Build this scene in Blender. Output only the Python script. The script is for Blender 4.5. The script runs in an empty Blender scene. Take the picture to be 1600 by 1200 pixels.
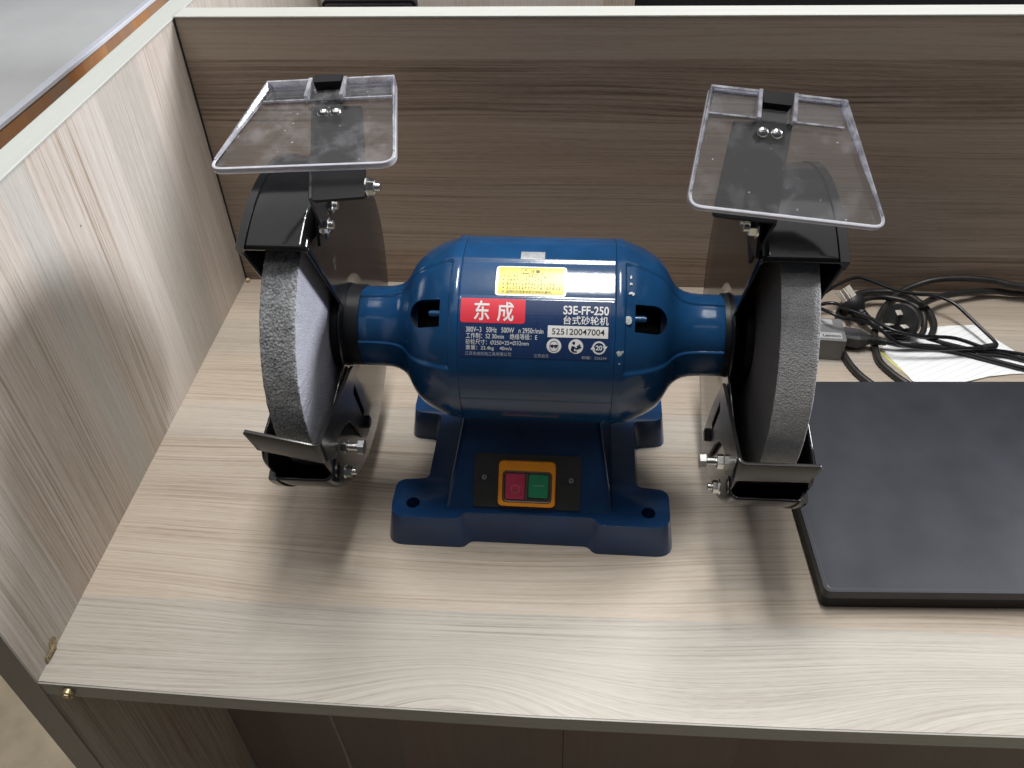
import bpy, bmesh, math, random
from math import sin, cos, pi, radians as rad
from mathutils import Vector, Matrix, Euler
from mathutils.geometry import tessellate_polygon

random.seed(7)
S = bpy.context.scene
C = S.collection
MM = 0.001

# ------------------------------------------------------------------ camera
cam_d = bpy.data.cameras.new('camera')
cam_d.sensor_width = 36.0
cam_d.lens = 1313.365 / 1600 * 36.0
cam_d.clip_start = 0.02
cam_d.clip_end = 60
cam = bpy.data.objects.new('camera', cam_d)
cam.location = (0.425874, -0.89959, 0.627401)
cam.rotation_euler = (rad(48.617), rad(1.375), rad(3.809))
C.objects.link(cam)
S.camera = cam

# ------------------------------------------------------------------ room light
W = bpy.data.worlds.new('World')
S.world = W
W.use_nodes = True
W.node_tree.nodes['Background'].inputs['Color'].default_value = (0.82, 0.88, 1.0, 1)
W.node_tree.nodes['Background'].inputs['Strength'].default_value = 0.05

def area(name, loc, target, sx, sy, power, color):
    l = bpy.data.lights.new(name, 'AREA')
    l.shape = 'RECTANGLE'; l.size = sx; l.size_y = sy
    l.energy = power; l.color = color
    o = bpy.data.objects.new(name, l)
    o.location = loc
    d = Vector(target) - Vector(loc)
    o.rotation_euler = d.to_track_quat('-Z', 'Y').to_euler()
    C.objects.link(o)
    return o

# ceiling fittings of the office, in two rows beyond the partition
area('ceiling_lamp', (0.46, -0.02, 2.25), (0.46, -0.02, 0), 0.24, 0.95, 44, (1.0, 0.985, 0.955))
# added soft fill lamp, standing in for light off the ceiling
area('overhead_fill', (0.35, -0.1, 2.45), (0.35, -0.1, 0), 3.6, 3.4, 36, (1.0, 0.985, 0.965))
area('ceiling_lamp', (4.6, 1.45, 1.95), (0.2, -0.3, 0.2), 1.5, 0.9, 300, (0.95, 0.97, 1.0))

S.view_settings.view_transform = 'Standard'
S.view_settings.look = 'None'
S.view_settings.exposure = 0.0
S.view_settings.gamma = 1.0
S.cycles.max_bounces = 10
S.cycles.transparent_max_bounces = 16
S.cycles.caustics_reflective = False
S.cycles.caustics_refractive = False

# ------------------------------------------------------------------ materials
class NT:
    def __init__(self, name):
        self.m = bpy.data.materials.new(name)
        self.m.use_nodes = True
        self.t = self.m.node_tree
        self.b = self.t.nodes['Principled BSDF']
        self.out = self.t.nodes['Material Output']
    def n(self, kind, **kw):
        nd = self.t.nodes.new(kind)
        for k, v in kw.items():
            if k.startswith('i_'):
                key = k[2:]
                key = int(key) if key.isdigit() else key.replace('_', ' ')
                if hasattr(v, 'is_linked') or isinstance(v, bpy.types.NodeSocket):
                    self.t.links.new(v, nd.inputs[key])
                else:
                    nd.inputs[key].default_value = v
            else:
                setattr(nd, k, v)
        return nd
    def link(self, a, b): self.t.links.new(a, b)
    def math(self, op, a, b=None, c=None, clamp=False):
        nd = self.n('ShaderNodeMath', operation=op, use_clamp=clamp)
        for i, v in enumerate((a, b, c)):
            if v is None: continue
            if isinstance(v, bpy.types.NodeSocket): self.link(v, nd.inputs[i])
            else: nd.inputs[i].default_value = v
        return nd.outputs[0]
    def ramp(self, fac, stops, interp='LINEAR'):
        nd = self.n('ShaderNodeValToRGB')
        nd.color_ramp.interpolation = interp
        el = nd.color_ramp.elements
        while len(el) < len(stops): el.new(0.5)
        for e, (p, c) in zip(el, stops):
            e.position = p
            e.color = (*c, 1) if len(c) == 3 else c
        self.link(fac, nd.inputs[0])
        return nd.outputs[0]
    def mix(self, fac, a, b, blend='MIX'):
        nd = self.n('ShaderNodeMix', data_type='RGBA', blend_type=blend)
        for s, v in ((nd.inputs[0], fac), (nd.inputs[6], a), (nd.inputs[7], b)):
            if isinstance(v, bpy.types.NodeSocket): self.link(v, s)
            else: s.default_value = v if not isinstance(v, tuple) or len(v) == 4 else (*v, 1)
        return nd.outputs[2]
    def noise(self, vec, scale=1.0, detail=2.0, rough=0.5):
        nd = self.n('ShaderNodeTexNoise')
        nd.inputs['Scale'].default_value = scale
        nd.inputs['Detail'].default_value = detail
        nd.inputs['Roughness'].default_value = rough
        if vec is not None: self.link(vec, nd.inputs['Vector'])
        return nd.outputs['Fac']
    def obj(self): return self.n('ShaderNodeTexCoord').outputs['Object']
    def bump(self, h, strength, dist):
        nd = self.n('ShaderNodeBump')
        nd.inputs['Strength'].default_value = strength
        nd.inputs['Distance'].default_value = dist
        self.link(h, nd.inputs['Height'])
        self.link(nd.outputs[0], self.b.inputs['Normal'])

def plain(name, col, rough=0.5, metal=0.0, coat=0.0, var=0.12, vscale=60, bump=0.0, bscale=900, spec=0.5):
    g = NT(name)
    o = g.obj()
    f = g.noise(o, vscale, 4, 0.6)
    lo = tuple(c * (1 - var) for c in col); hi = tuple(min(1, c * (1 + var)) for c in col)
    g.link(g.ramp(f, [(0.3, lo), (0.7, hi)]), g.b.inputs['Base Color'])
    r = g.n('ShaderNodeMapRange'); g.link(g.noise(o, vscale * 0.6, 3), r.inputs[0])
    r.inputs[3].default_value = max(0.02, rough * 0.75); r.inputs[4].default_value = min(1, rough * 1.25)
    g.link(r.outputs[0], g.b.inputs['Roughness'])
    g.b.inputs['Metallic'].default_value = metal
    g.b.inputs['Coat Weight'].default_value = coat
    g.b.inputs['Coat Roughness'].default_value = 0.06
    g.b.inputs['Specular IOR Level'].default_value = spec
    if bump: g.bump(g.noise(o, bscale, 2), bump, 0.0004)
    return g.m

def wood(name, along, across, stops, seed=0.0, rough=0.42, cath=1.0, bands=0.2, planks=None, freq=190.0, humps=(), hue=0.6, lines=0.22):
    """printed laminate: planks side by side (own tone, hue and figure), growth lines along the grain, pores.
    planks: (start of the plank in metres across the grain, tone, greyness, line strength)"""
    g = NT(name)
    sep = g.n('ShaderNodeSeparateXYZ', i_Vector=g.obj())
    a = sep.outputs[along]; c = sep.outputs[across]
    M = g.math
    def vec(x, y, z=0.0):
        nd = g.n('ShaderNodeCombineXYZ')
        for i, v in enumerate((x, y, z)):
            if isinstance(v, bpy.types.NodeSocket): g.link(v, nd.inputs[i])
            else: nd.inputs[i].default_value = v
        return nd.outputs[0]
    def cen(x): return M('SUBTRACT', x, 0.5)
    if planks:
        p0, p1 = planks[0][0], planks[-1][0] + 0.2
        u = M('DIVIDE', M('SUBTRACT', c, p0), p1 - p0, clamp=True)
        pr = g.ramp(u, [((p - p0) / (p1 - p0), (t, gr, ln)) for p, t, gr, ln in planks], 'CONSTANT')
        ps = g.n('ShaderNodeSeparateColor'); g.link(pr, ps.inputs[0])
        tone, grey, lamp_ = ps.outputs[0], ps.outputs[1], ps.outputs[2]
    else:
        wob = M('ADD', c, M('MULTIPLY', g.noise(vec(M('MULTIPLY', c, 9.0), seed, 0), 1, 0), 0.10))
        fl = M('FLOOR', M('DIVIDE', M('ADD', wob, 5.0), 0.085))
        wn = g.n('ShaderNodeTexWhiteNoise', noise_dimensions='1D'); g.link(M('ADD', fl, seed), wn.inputs['W'])
        ps = g.n('ShaderNodeSeparateColor'); g.link(wn.outputs['Color'], ps.inputs[0])
        tone, grey, lamp_ = ps.outputs[0], ps.outputs[1], M('ADD', M('MULTIPLY', ps.outputs[2], 0.7), 0.3)
    big = g.noise(vec(M('MULTIPLY', a, 1.7), M('MULTIPLY', c, 6.0), seed), 1, 1, 0.4)
    mask = g.ramp(g.noise(vec(M('MULTIPLY', a, 0.7), M('MULTIPLY', c, 5.5), seed + 9), 1, 0), [(0.50, (0.06,) * 3), (0.66, (1,) * 3)])
    warp = M('MULTIPLY', M('MULTIPLY', cen(big), 0.07 * cath), mask)
    small = M('MULTIPLY', cen(g.noise(vec(M('MULTIPLY', a, 4.5), M('MULTIPLY', c, 14), seed), 1, 1.5)), 0.007)
    cw = M('ADD', M('ADD', c, warp), small)
    for (x0, wd, amp, c0, c1) in humps:          # flame figure rising from a plank edge
        q = M('DIVIDE', M('SUBTRACT', a, x0), wd)
        h = M('POWER', 2.718, M('MULTIPLY', M('MULTIPLY', q, q), -1.0))
        mr = g.n('ShaderNodeMapRange', interpolation_type='SMOOTHSTEP'); g.link(c, mr.inputs[0])
        mr.inputs[1].default_value = c1; mr.inputs[2].default_value = c0
        cw = M('SUBTRACT', cw, M('MULTIPLY', M('MULTIPLY', h, amp), mr.outputs[0]))
    ph = M('MULTIPLY', g.noise(vec(M('MULTIPLY', cw, 60), M('MULTIPLY', a, 0.5), seed + 3), 1, 2.5), 26.0)
    sn = M('SINE', M('ADD', M('MULTIPLY', cw, 2 * pi * freq), ph))
    ring_ = M('POWER', M('ADD', M('MULTIPLY', sn, 0.5), 0.5), 2.4)
    irr = g.ramp(g.noise(vec(M('MULTIPLY', cw, 330), M('MULTIPLY', a, 1.3), seed + 31), 1, 2, 0.55), [(0.40, (0,) * 3), (0.66, (1,) * 3)])
    brk = g.ramp(g.noise(vec(M('MULTIPLY', cw, 110), M('MULTIPLY', a, 6.0), seed + 41), 1, 2), [(0.34, (0.25,) * 3), (0.58, (1,) * 3)])
    ring_ = M('MULTIPLY', M('ADD', M('MULTIPLY', ring_, 0.55), M('MULTIPLY', irr, 0.55)), brk)
    fade = g.ramp(g.noise(vec(M('MULTIPLY', cw, 24), M('MULTIPLY', a, 0.9), seed + 17), 1, 1.5), [(0.36, (0.15,) * 3), (0.60, (1,) * 3)])
    fine = g.noise(vec(M('MULTIPLY', cw, 640), M('MULTIPLY', a, 6.0), seed + 5), 1, 2, 0.6)
    pores = g.noise(vec(M('MULTIPLY', cw, 1400), M('MULTIPLY', a, 70), seed + 6), 1, 1, 0.5)
    slow = g.noise(vec(M('MULTIPLY', cw, 26), M('MULTIPLY', a, 0.5), seed + 8), 1, 2)
    t = M('ADD', 0.55, M('MULTIPLY', M('MULTIPLY', M('MULTIPLY', M('SUBTRACT', ring_, 0.35), -lines), fade), lamp_))
    t = M('ADD', t, M('MULTIPLY', cen(fine), 0.38))
    t = M('ADD', t, M('MULTIPLY', cen(tone), bands))
    t = M('ADD', t, M('MULTIPLY', cen(slow), 0.16))
    t = M('ADD', t, M('MULTIPLY', cen(pores), 0.20))
    warm = g.ramp(t, stops)
    bw = g.n('ShaderNodeRGBToBW'); g.link(warm, bw.inputs[0])
    gc = g.mix(1.0, bw.outputs[0], (1.0, 0.975, 0.90), 'MULTIPLY')
    col = g.mix(M('MULTIPLY', grey, hue), warm, gc)
    # scuffs and specks of wear
    vo = g.n('ShaderNodeTexVoronoi'); vo.inputs['Scale'].default_value = 9.0; g.link(g.obj(), vo.inputs['Vector'])
    spk = g.math('LESS_THAN', vo.outputs['Distance'], 0.0115)
    col = g.mix(g.math('MULTIPLY', spk, 0.7), col, (0.06, 0.045, 0.035))
    g.link(col, g.b.inputs['Base Color'])
    rr = g.n('ShaderNodeMapRange'); g.link(fine, rr.inputs[0])
    rr.inputs[3].default_value = rough * 0.85; rr.inputs[4].default_value = rough * 1.2
    g.link(rr.outputs[0], g.b.inputs['Roughness'])
    g.bump(M('ADD', fine, pores), 0.25, 0.0003)
    return g.m

LIGHT = [(0.24, (0.19, 0.138, 0.102)), (0.40, (0.315, 0.247, 0.190)), (0.56, (0.44, 0.368, 0.295)), (0.74, (0.535, 0.475, 0.40))]
PANEL = [(0.22, (0.20, 0.138, 0.098)), (0.37, (0.34, 0.265, 0.212)), (0.53, (0.51, 0.442, 0.39)), (0.73, (0.64, 0.60, 0.57))]
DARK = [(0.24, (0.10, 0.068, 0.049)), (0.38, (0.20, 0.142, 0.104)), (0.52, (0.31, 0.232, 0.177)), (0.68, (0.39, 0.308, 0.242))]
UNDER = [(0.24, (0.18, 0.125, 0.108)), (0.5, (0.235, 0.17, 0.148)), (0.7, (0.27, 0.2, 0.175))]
m_desk = wood('desktop_laminate', 0, 1, LIGHT, 1.0, lines=0.26, bands=0.26, planks=[(-0.60, 0.52, 0.95, 0.8), (-0.491, 0.62, 0.0, 1.0), (-0.375, 0.45, 0.15, 0.9), (-0.292, 0.62, 0.7, 0.5), (-0.235, 0.5, 0.05, 1.0), (-0.15, 0.45, 0.6, 0.6), (-0.085, 0.55, 0.1, 0.9)],
              humps=[(0.345, 0.10, 0.052, -0.575, -0.50), (0.80, 0.14, 0.040, -0.575, -0.50)])
m_side = wood('side_laminate', 2, 1, PANEL, 4.0, cath=0.5, rough=0.4, freq=165, bands=0.34, lines=0.36, hue=0.75,
              planks=[(-0.60, 0.42, 0.45, 0.7), (-0.50, 0.38, 0.0, 1.0), (-0.425, 0.35, 0.2, 0.9), (-0.365, 0.5, 1.0, 0.25), (-0.322, 0.45, 0.05, 1.0), (-0.238, 0.62, 0.3, 0.4), (-0.19, 0.40, 0.7, 0.35), (-0.10, 0.50, 0.0, 0.7), (-0.03, 0.4, 0.4, 0.5)])
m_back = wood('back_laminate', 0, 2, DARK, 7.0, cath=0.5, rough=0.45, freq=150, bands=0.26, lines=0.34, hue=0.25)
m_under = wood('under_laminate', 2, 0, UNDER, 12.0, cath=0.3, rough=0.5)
m_far = wood('far_laminate', 2, 0, PANEL, 14.0, cath=0.4)
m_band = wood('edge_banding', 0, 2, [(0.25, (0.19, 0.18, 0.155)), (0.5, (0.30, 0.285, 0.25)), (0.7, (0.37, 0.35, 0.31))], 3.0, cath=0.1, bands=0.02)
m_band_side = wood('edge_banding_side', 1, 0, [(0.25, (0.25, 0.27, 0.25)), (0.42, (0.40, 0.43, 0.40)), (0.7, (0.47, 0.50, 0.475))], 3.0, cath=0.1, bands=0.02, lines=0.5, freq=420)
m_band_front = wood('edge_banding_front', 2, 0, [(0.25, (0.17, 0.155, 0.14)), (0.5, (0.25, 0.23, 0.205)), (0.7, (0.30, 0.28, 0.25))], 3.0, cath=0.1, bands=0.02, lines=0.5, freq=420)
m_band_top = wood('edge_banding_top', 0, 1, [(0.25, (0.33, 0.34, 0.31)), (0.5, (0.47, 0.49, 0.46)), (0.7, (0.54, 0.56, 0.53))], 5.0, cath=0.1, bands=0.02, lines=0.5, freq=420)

m_blue = plain('blue_enamel', (0.0095, 0.053, 0.142), 0.15, coat=0.0, spec=0.5, var=0.16, vscale=30, bump=0.10, bscale=170)
m_bluebase = plain('blue_enamel_base', (0.0095, 0.041, 0.118), 0.18, coat=0.0, spec=0.5, var=0.18, vscale=34, bump=0.14, bscale=170)
m_black = plain('black_enamel', (0.009, 0.009, 0.010), 0.12, coat=0.0, spec=0.5, var=0.35, vscale=22, bump=0.03, bscale=260)
def scuffed(m):
    t = m.node_tree; b = t.nodes['Principled BSDF']; src = b.inputs['Base Color'].links[0].from_socket
    tc = t.nodes.new('ShaderNodeTexCoord'); mp = t.nodes.new('ShaderNodeMapping'); mp.inputs['Scale'].default_value = (60, 26, 18)
    mp.inputs['Rotation'].default_value = (0.6, 0.2, 0.4)
    nz = t.nodes.new('ShaderNodeTexNoise'); nz.inputs['Scale'].default_value = 1.0; nz.inputs['Detail'].default_value = 6; nz.inputs['Roughness'].default_value = 0.7
    rp = t.nodes.new('ShaderNodeValToRGB'); rp.color_ramp.elements[0].position = 0.66; rp.color_ramp.elements[1].position = 0.78
    mx = t.nodes.new('ShaderNodeMix'); mx.data_type = 'RGBA'; mx.inputs[7].default_value = (0.16, 0.16, 0.165, 1)
    t.links.new(tc.outputs['Object'], mp.inputs[0]); t.links.new(mp.outputs[0], nz.inputs['Vector']); t.links.new(nz.outputs['Fac'], rp.inputs[0])
    t.links.new(rp.outputs[0], mx.inputs[0]); t.links.new(src, mx.inputs[6]); t.links.new(mx.outputs[2], b.inputs['Base Color'])
scuffed(m_black)
m_bracket = plain('black_painted_steel', (0.009, 0.009, 0.011), 0.36, coat=0.0, spec=0.25, var=0.25, vscale=40)
m_rest = plain('rest_painted_steel', (0.020, 0.019, 0.018), 0.24, spec=0.6, var=0.3, vscale=40, bump=0.03, bscale=300)
m_zinc = plain('zinc_plated_steel', (0.72, 0.72, 0.70), 0.24, metal=1.0, var=0.1, vscale=200)
m_steel_edge = plain('bare_steel_edge', (0.55, 0.55, 0.56), 0.32, metal=1.0)
m_dark = plain('dark_interior', (0.012, 0.012, 0.014), 0.6)
m_rubber = plain('black_rubber', (0.016, 0.016, 0.017), 0.5, var=0.2)
m_cable = plain('cable_sheath', (0.008, 0.008, 0.010), 0.26, var=0.25, vscale=90)
m_cable_grey = plain('cable_sheath_dusty', (0.022, 0.021, 0.020), 0.42, var=0.4, vscale=90)
m_orange = plain('orange_plastic', (0.86, 0.30, 0.012), 0.42, var=0.06)
m_red = plain('red_button', (0.55, 0.045, 0.10), 0.3, coat=0.6, var=0.1, vscale=90)
m_green = plain('green_button', (0.02, 0.27, 0.11), 0.3, coat=0.6, var=0.1, vscale=90)
m_clear_rim = plain('button_cover_rim', (0.11, 0.08, 0.06), 0.2, coat=0.8)
m_swplate = plain('switch_plate_plastic', (0.018, 0.018, 0.016), 0.5)
m_white = plain('white_print', (0.78, 0.78, 0.77), 0.4, var=0.04)
m_greyprint = plain('grey_print', (0.42, 0.45, 0.52), 0.4, var=0.05)
m_blackprint = plain('black_print', (0.02, 0.02, 0.02), 0.4)
m_navy = plain('navy_label_film', (0.013, 0.036, 0.115), 0.3, coat=0.3, var=0.12, vscale=300)
m_redlabel = plain('red_label_film', (0.72, 0.035, 0.06), 0.35, var=0.05)
m_yellow = plain('yellow_sticker', (0.78, 0.66, 0.06), 0.3, var=0.05)
m_silver = plain('silver_foil', (0.50, 0.52, 0.53), 0.35, metal=0.6, var=0.15, vscale=250)
m_chip = plain('bare_casting_chip', (0.42, 0.46, 0.45), 0.5, var=0.3, vscale=400)
m_laptop = plain('laptop_lid_black', (0.019, 0.022, 0.030), 0.44, coat=0.0, var=0.14, vscale=30, bump=0.02, bscale=2000)
m_laptop_side = plain('laptop_side_black', (0.008, 0.008, 0.009), 0.55, spec=0.25)
m_lapline = plain('laptop_bevel', (0.11, 0.11, 0.12), 0.3, metal=0.6)
m_adapter = plain('adapter_plastic', (0.17, 0.17, 0.175), 0.5, var=0.1)
m_connector = plain('connector_plastic', (0.05, 0.05, 0.055), 0.5, var=0.15)
m_adlabel = plain('adapter_label', (0.40, 0.40, 0.42), 0.4)
m_brass = plain('plug_blade_metal', (0.80, 0.76, 0.68), 0.35, metal=0.2)
m_fastener = plain('worn_brass', (0.36, 0.29, 0.18), 0.38, metal=0.8, var=0.3, vscale=300)
m_tabletop = plain('grey_tabletop', (0.56, 0.57, 0.575), 0.5, var=0.06, vscale=6, bump=0.02)
m_tableedge = plain('white_table_edge', (0.66, 0.68, 0.76), 0.4, var=0.04)
m_tableside = wood('orange_side', 2, 1, [(0.25, (0.26, 0.10, 0.03)), (0.5, (0.40, 0.17, 0.06)), (0.7, (0.50, 0.24, 0.10))], 21.0, cath=0.4)
m_backdrop = plain('black_backdrop', (0.006, 0.007, 0.010), 0.85)
m_flange = plain('flange_black', (0.008, 0.009, 0.012), 0.45, spec=0.3)

def floor_mat():
    g = NT('vinyl_floor'); o = g.obj()
    v = g.n('ShaderNodeTexVoronoi'); v.inputs['Scale'].default_value = 55; g.link(o, v.inputs['Vector'])
    sp = g.ramp(v.outputs['Distance'], [(0.05, (0.16, 0.13, 0.09)), (0.16, (0.43, 0.38, 0.28))])
    base = g.ramp(g.noise(o, 22, 4), [(0.3, (0.36, 0.32, 0.235)), (0.7, (0.46, 0.41, 0.31))])
    f = g.ramp(g.noise(o, 30, 2), [(0.55, (0, 0, 0)), (0.7, (0.8, 0.8, 0.8))])
    g.link(g.mix(f, base, sp), g.b.inputs['Base Color'])
    g.b.inputs['Roughness'].default_value = 0.45
    return g.m
m_floor = floor_mat()

def paper_mat():
    g = NT('ruled_paper'); o = g.obj()
    mp = g.n('ShaderNodeMapping'); mp.inputs['Rotation'].default_value = (0, 0, rad(-30)); g.link(o, mp.inputs['Vector'])
    sx = g.n('ShaderNodeSeparateXYZ', i_Vector=mp.outputs[0])
    fr = g.math('FRACT', g.math('MULTIPLY', sx.outputs[1], 125))
    ln = g.math('LESS_THAN', fr, 0.10)
    pap = g.ramp(g.noise(o, 40, 3), [(0.3, (0.84, 0.86, 0.88)), (0.7, (0.90, 0.91, 0.92))])
    g.link(g.mix(ln, pap, (0.70, 0.73, 0.77)), g.b.inputs['Base Color'])
    g.b.inputs['Roughness'].default_value = 0.7
    return g.m
m_paper = paper_mat()
m_ypaper = plain('yellow_paper', (0.66, 0.66, 0.22), 0.7, var=0.06)

def abrasive(name, dark, lite, scale, bump, contrast):
    g = NT(name); o = g.obj()
    n1 = g.noise(o, scale, 3, 0.75)
    n2 = g.noise(o, scale * 0.12, 3, 0.6)
    v = g.n('ShaderNodeTexVoronoi'); v.inputs['Scale'].default_value = scale * 0.7; g.link(o, v.inputs['Vector'])
    t = g.math('ADD', g.math('MULTIPLY', n1, 0.75), g.math('MULTIPLY', n2, 0.25))
    g.link(g.ramp(t, [(0.5 - contrast, dark), (0.5 + contrast, lite)]), g.b.inputs['Base Color'])
    g.b.inputs['Roughness'].default_value = 0.75
    g.bump(g.math('ADD', n1, v.outputs['Distance']), bump, 0.0012)
    return g.m
m_coarse = abrasive('coarse_abrasive', (0.05, 0.052, 0.056), (0.47, 0.48, 0.495), 620, 0.7, 0.16)
m_coarse_side = abrasive('coarse_abrasive_side', (0.27, 0.27, 0.32), (0.50, 0.50, 0.575), 900, 0.5, 0.2)
m_fineab = abrasive('fine_abrasive', (0.23, 0.23, 0.235), (0.53, 0.525, 0.535), 950, 0.6, 0.18)
m_fineab_side = abrasive('fine_abrasive_side', (0.09, 0.085, 0.085), (0.16, 0.15, 0.15), 1100, 0.3, 0.2)

def clear_mat():
    g = NT('clear_acrylic'); o = g.obj()
    tr = g.n('ShaderNodeBsdfTransparent'); tr.inputs[0].default_value = (0.985, 0.985, 0.99, 1)
    gl = g.n('ShaderNodeBsdfGlossy'); gl.inputs['Roughness'].default_value = 0.05
    df = g.n('ShaderNodeBsdfDiffuse'); df.inputs[0].default_value = (0.62, 0.62, 0.66, 1)
    fr = g.n('ShaderNodeFresnel'); fr.inputs[0].default_value = 1.45
    m1 = g.n('ShaderNodeMixShader'); g.link(fr.outputs[0], m1.inputs[0]); g.link(tr.outputs[0], m1.inputs[1]); g.link(gl.outputs[0], m1.inputs[2])
    sm1 = g.ramp(g.noise(o, 38, 6, 0.66), [(0.50, (0.01,) * 3), (0.76, (0.17,) * 3)])
    vs = g.n('ShaderNodeTexVoronoi'); vs.inputs['Scale'].default_value = 95.0; g.link(o, vs.inputs['Vector'])
    sm = g.math('ADD', sm1, g.math('MULTIPLY', g.math('LESS_THAN', vs.outputs['Distance'], 0.055), 0.45), clamp=True)
    m2 = g.n('ShaderNodeMixShader'); g.link(sm, m2.inputs[0]); g.link(m1.outputs[0], m2.inputs[1]); g.link(df.outputs[0], m2.inputs[2])
    g.link(m2.outputs[0], g.out.inputs['Surface'])
    return g.m
def edge_mat(name, f0, f1):  # light piped to the acrylic edges is put in as whitish colour
    g = NT(name); o = g.obj()
    tr = g.n('ShaderNodeBsdfTransparent'); tr.inputs[0].default_value = (0.92, 0.92, 0.97, 1)
    df = g.n('ShaderNodeBsdfTranslucent'); df.inputs[0].default_value = (0.92, 0.92, 0.99, 1)
    d2 = g.n('ShaderNodeBsdfDiffuse'); d2.inputs[0].default_value = (0.88, 0.88, 0.97, 1)
    gl = g.n('ShaderNodeBsdfGlossy'); gl.inputs['Roughness'].default_value = 0.08
    a = g.n('ShaderNodeMixShader', i_0=0.5); g.link(df.outputs[0], a.inputs[1]); g.link(d2.outputs[0], a.inputs[2])
    f = g.ramp(g.noise(o, 130, 3), [(0.35, (f0,) * 3), (0.65, (f1,) * 3)])
    b = g.n('ShaderNodeMixShader'); g.link(f, b.inputs[0]); g.link(tr.outputs[0], b.inputs[1]); g.link(a.outputs[0], b.inputs[2])
    fr = g.n('ShaderNodeFresnel'); fr.inputs[0].default_value = 1.5
    c = g.n('ShaderNodeMixShader'); g.link(fr.outputs[0], c.inputs[0]); g.link(b.outputs[0], c.inputs[1]); g.link(gl.outputs[0], c.inputs[2])
    g.link(c.outputs[0], g.out.inputs['Surface'])
    return g.m
m_clear = clear_mat()
m_edge = edge_mat('acrylic_edge', 0.85, 1.0)
m_rim = edge_mat('acrylic_rim', 0.22, 0.75)

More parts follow.
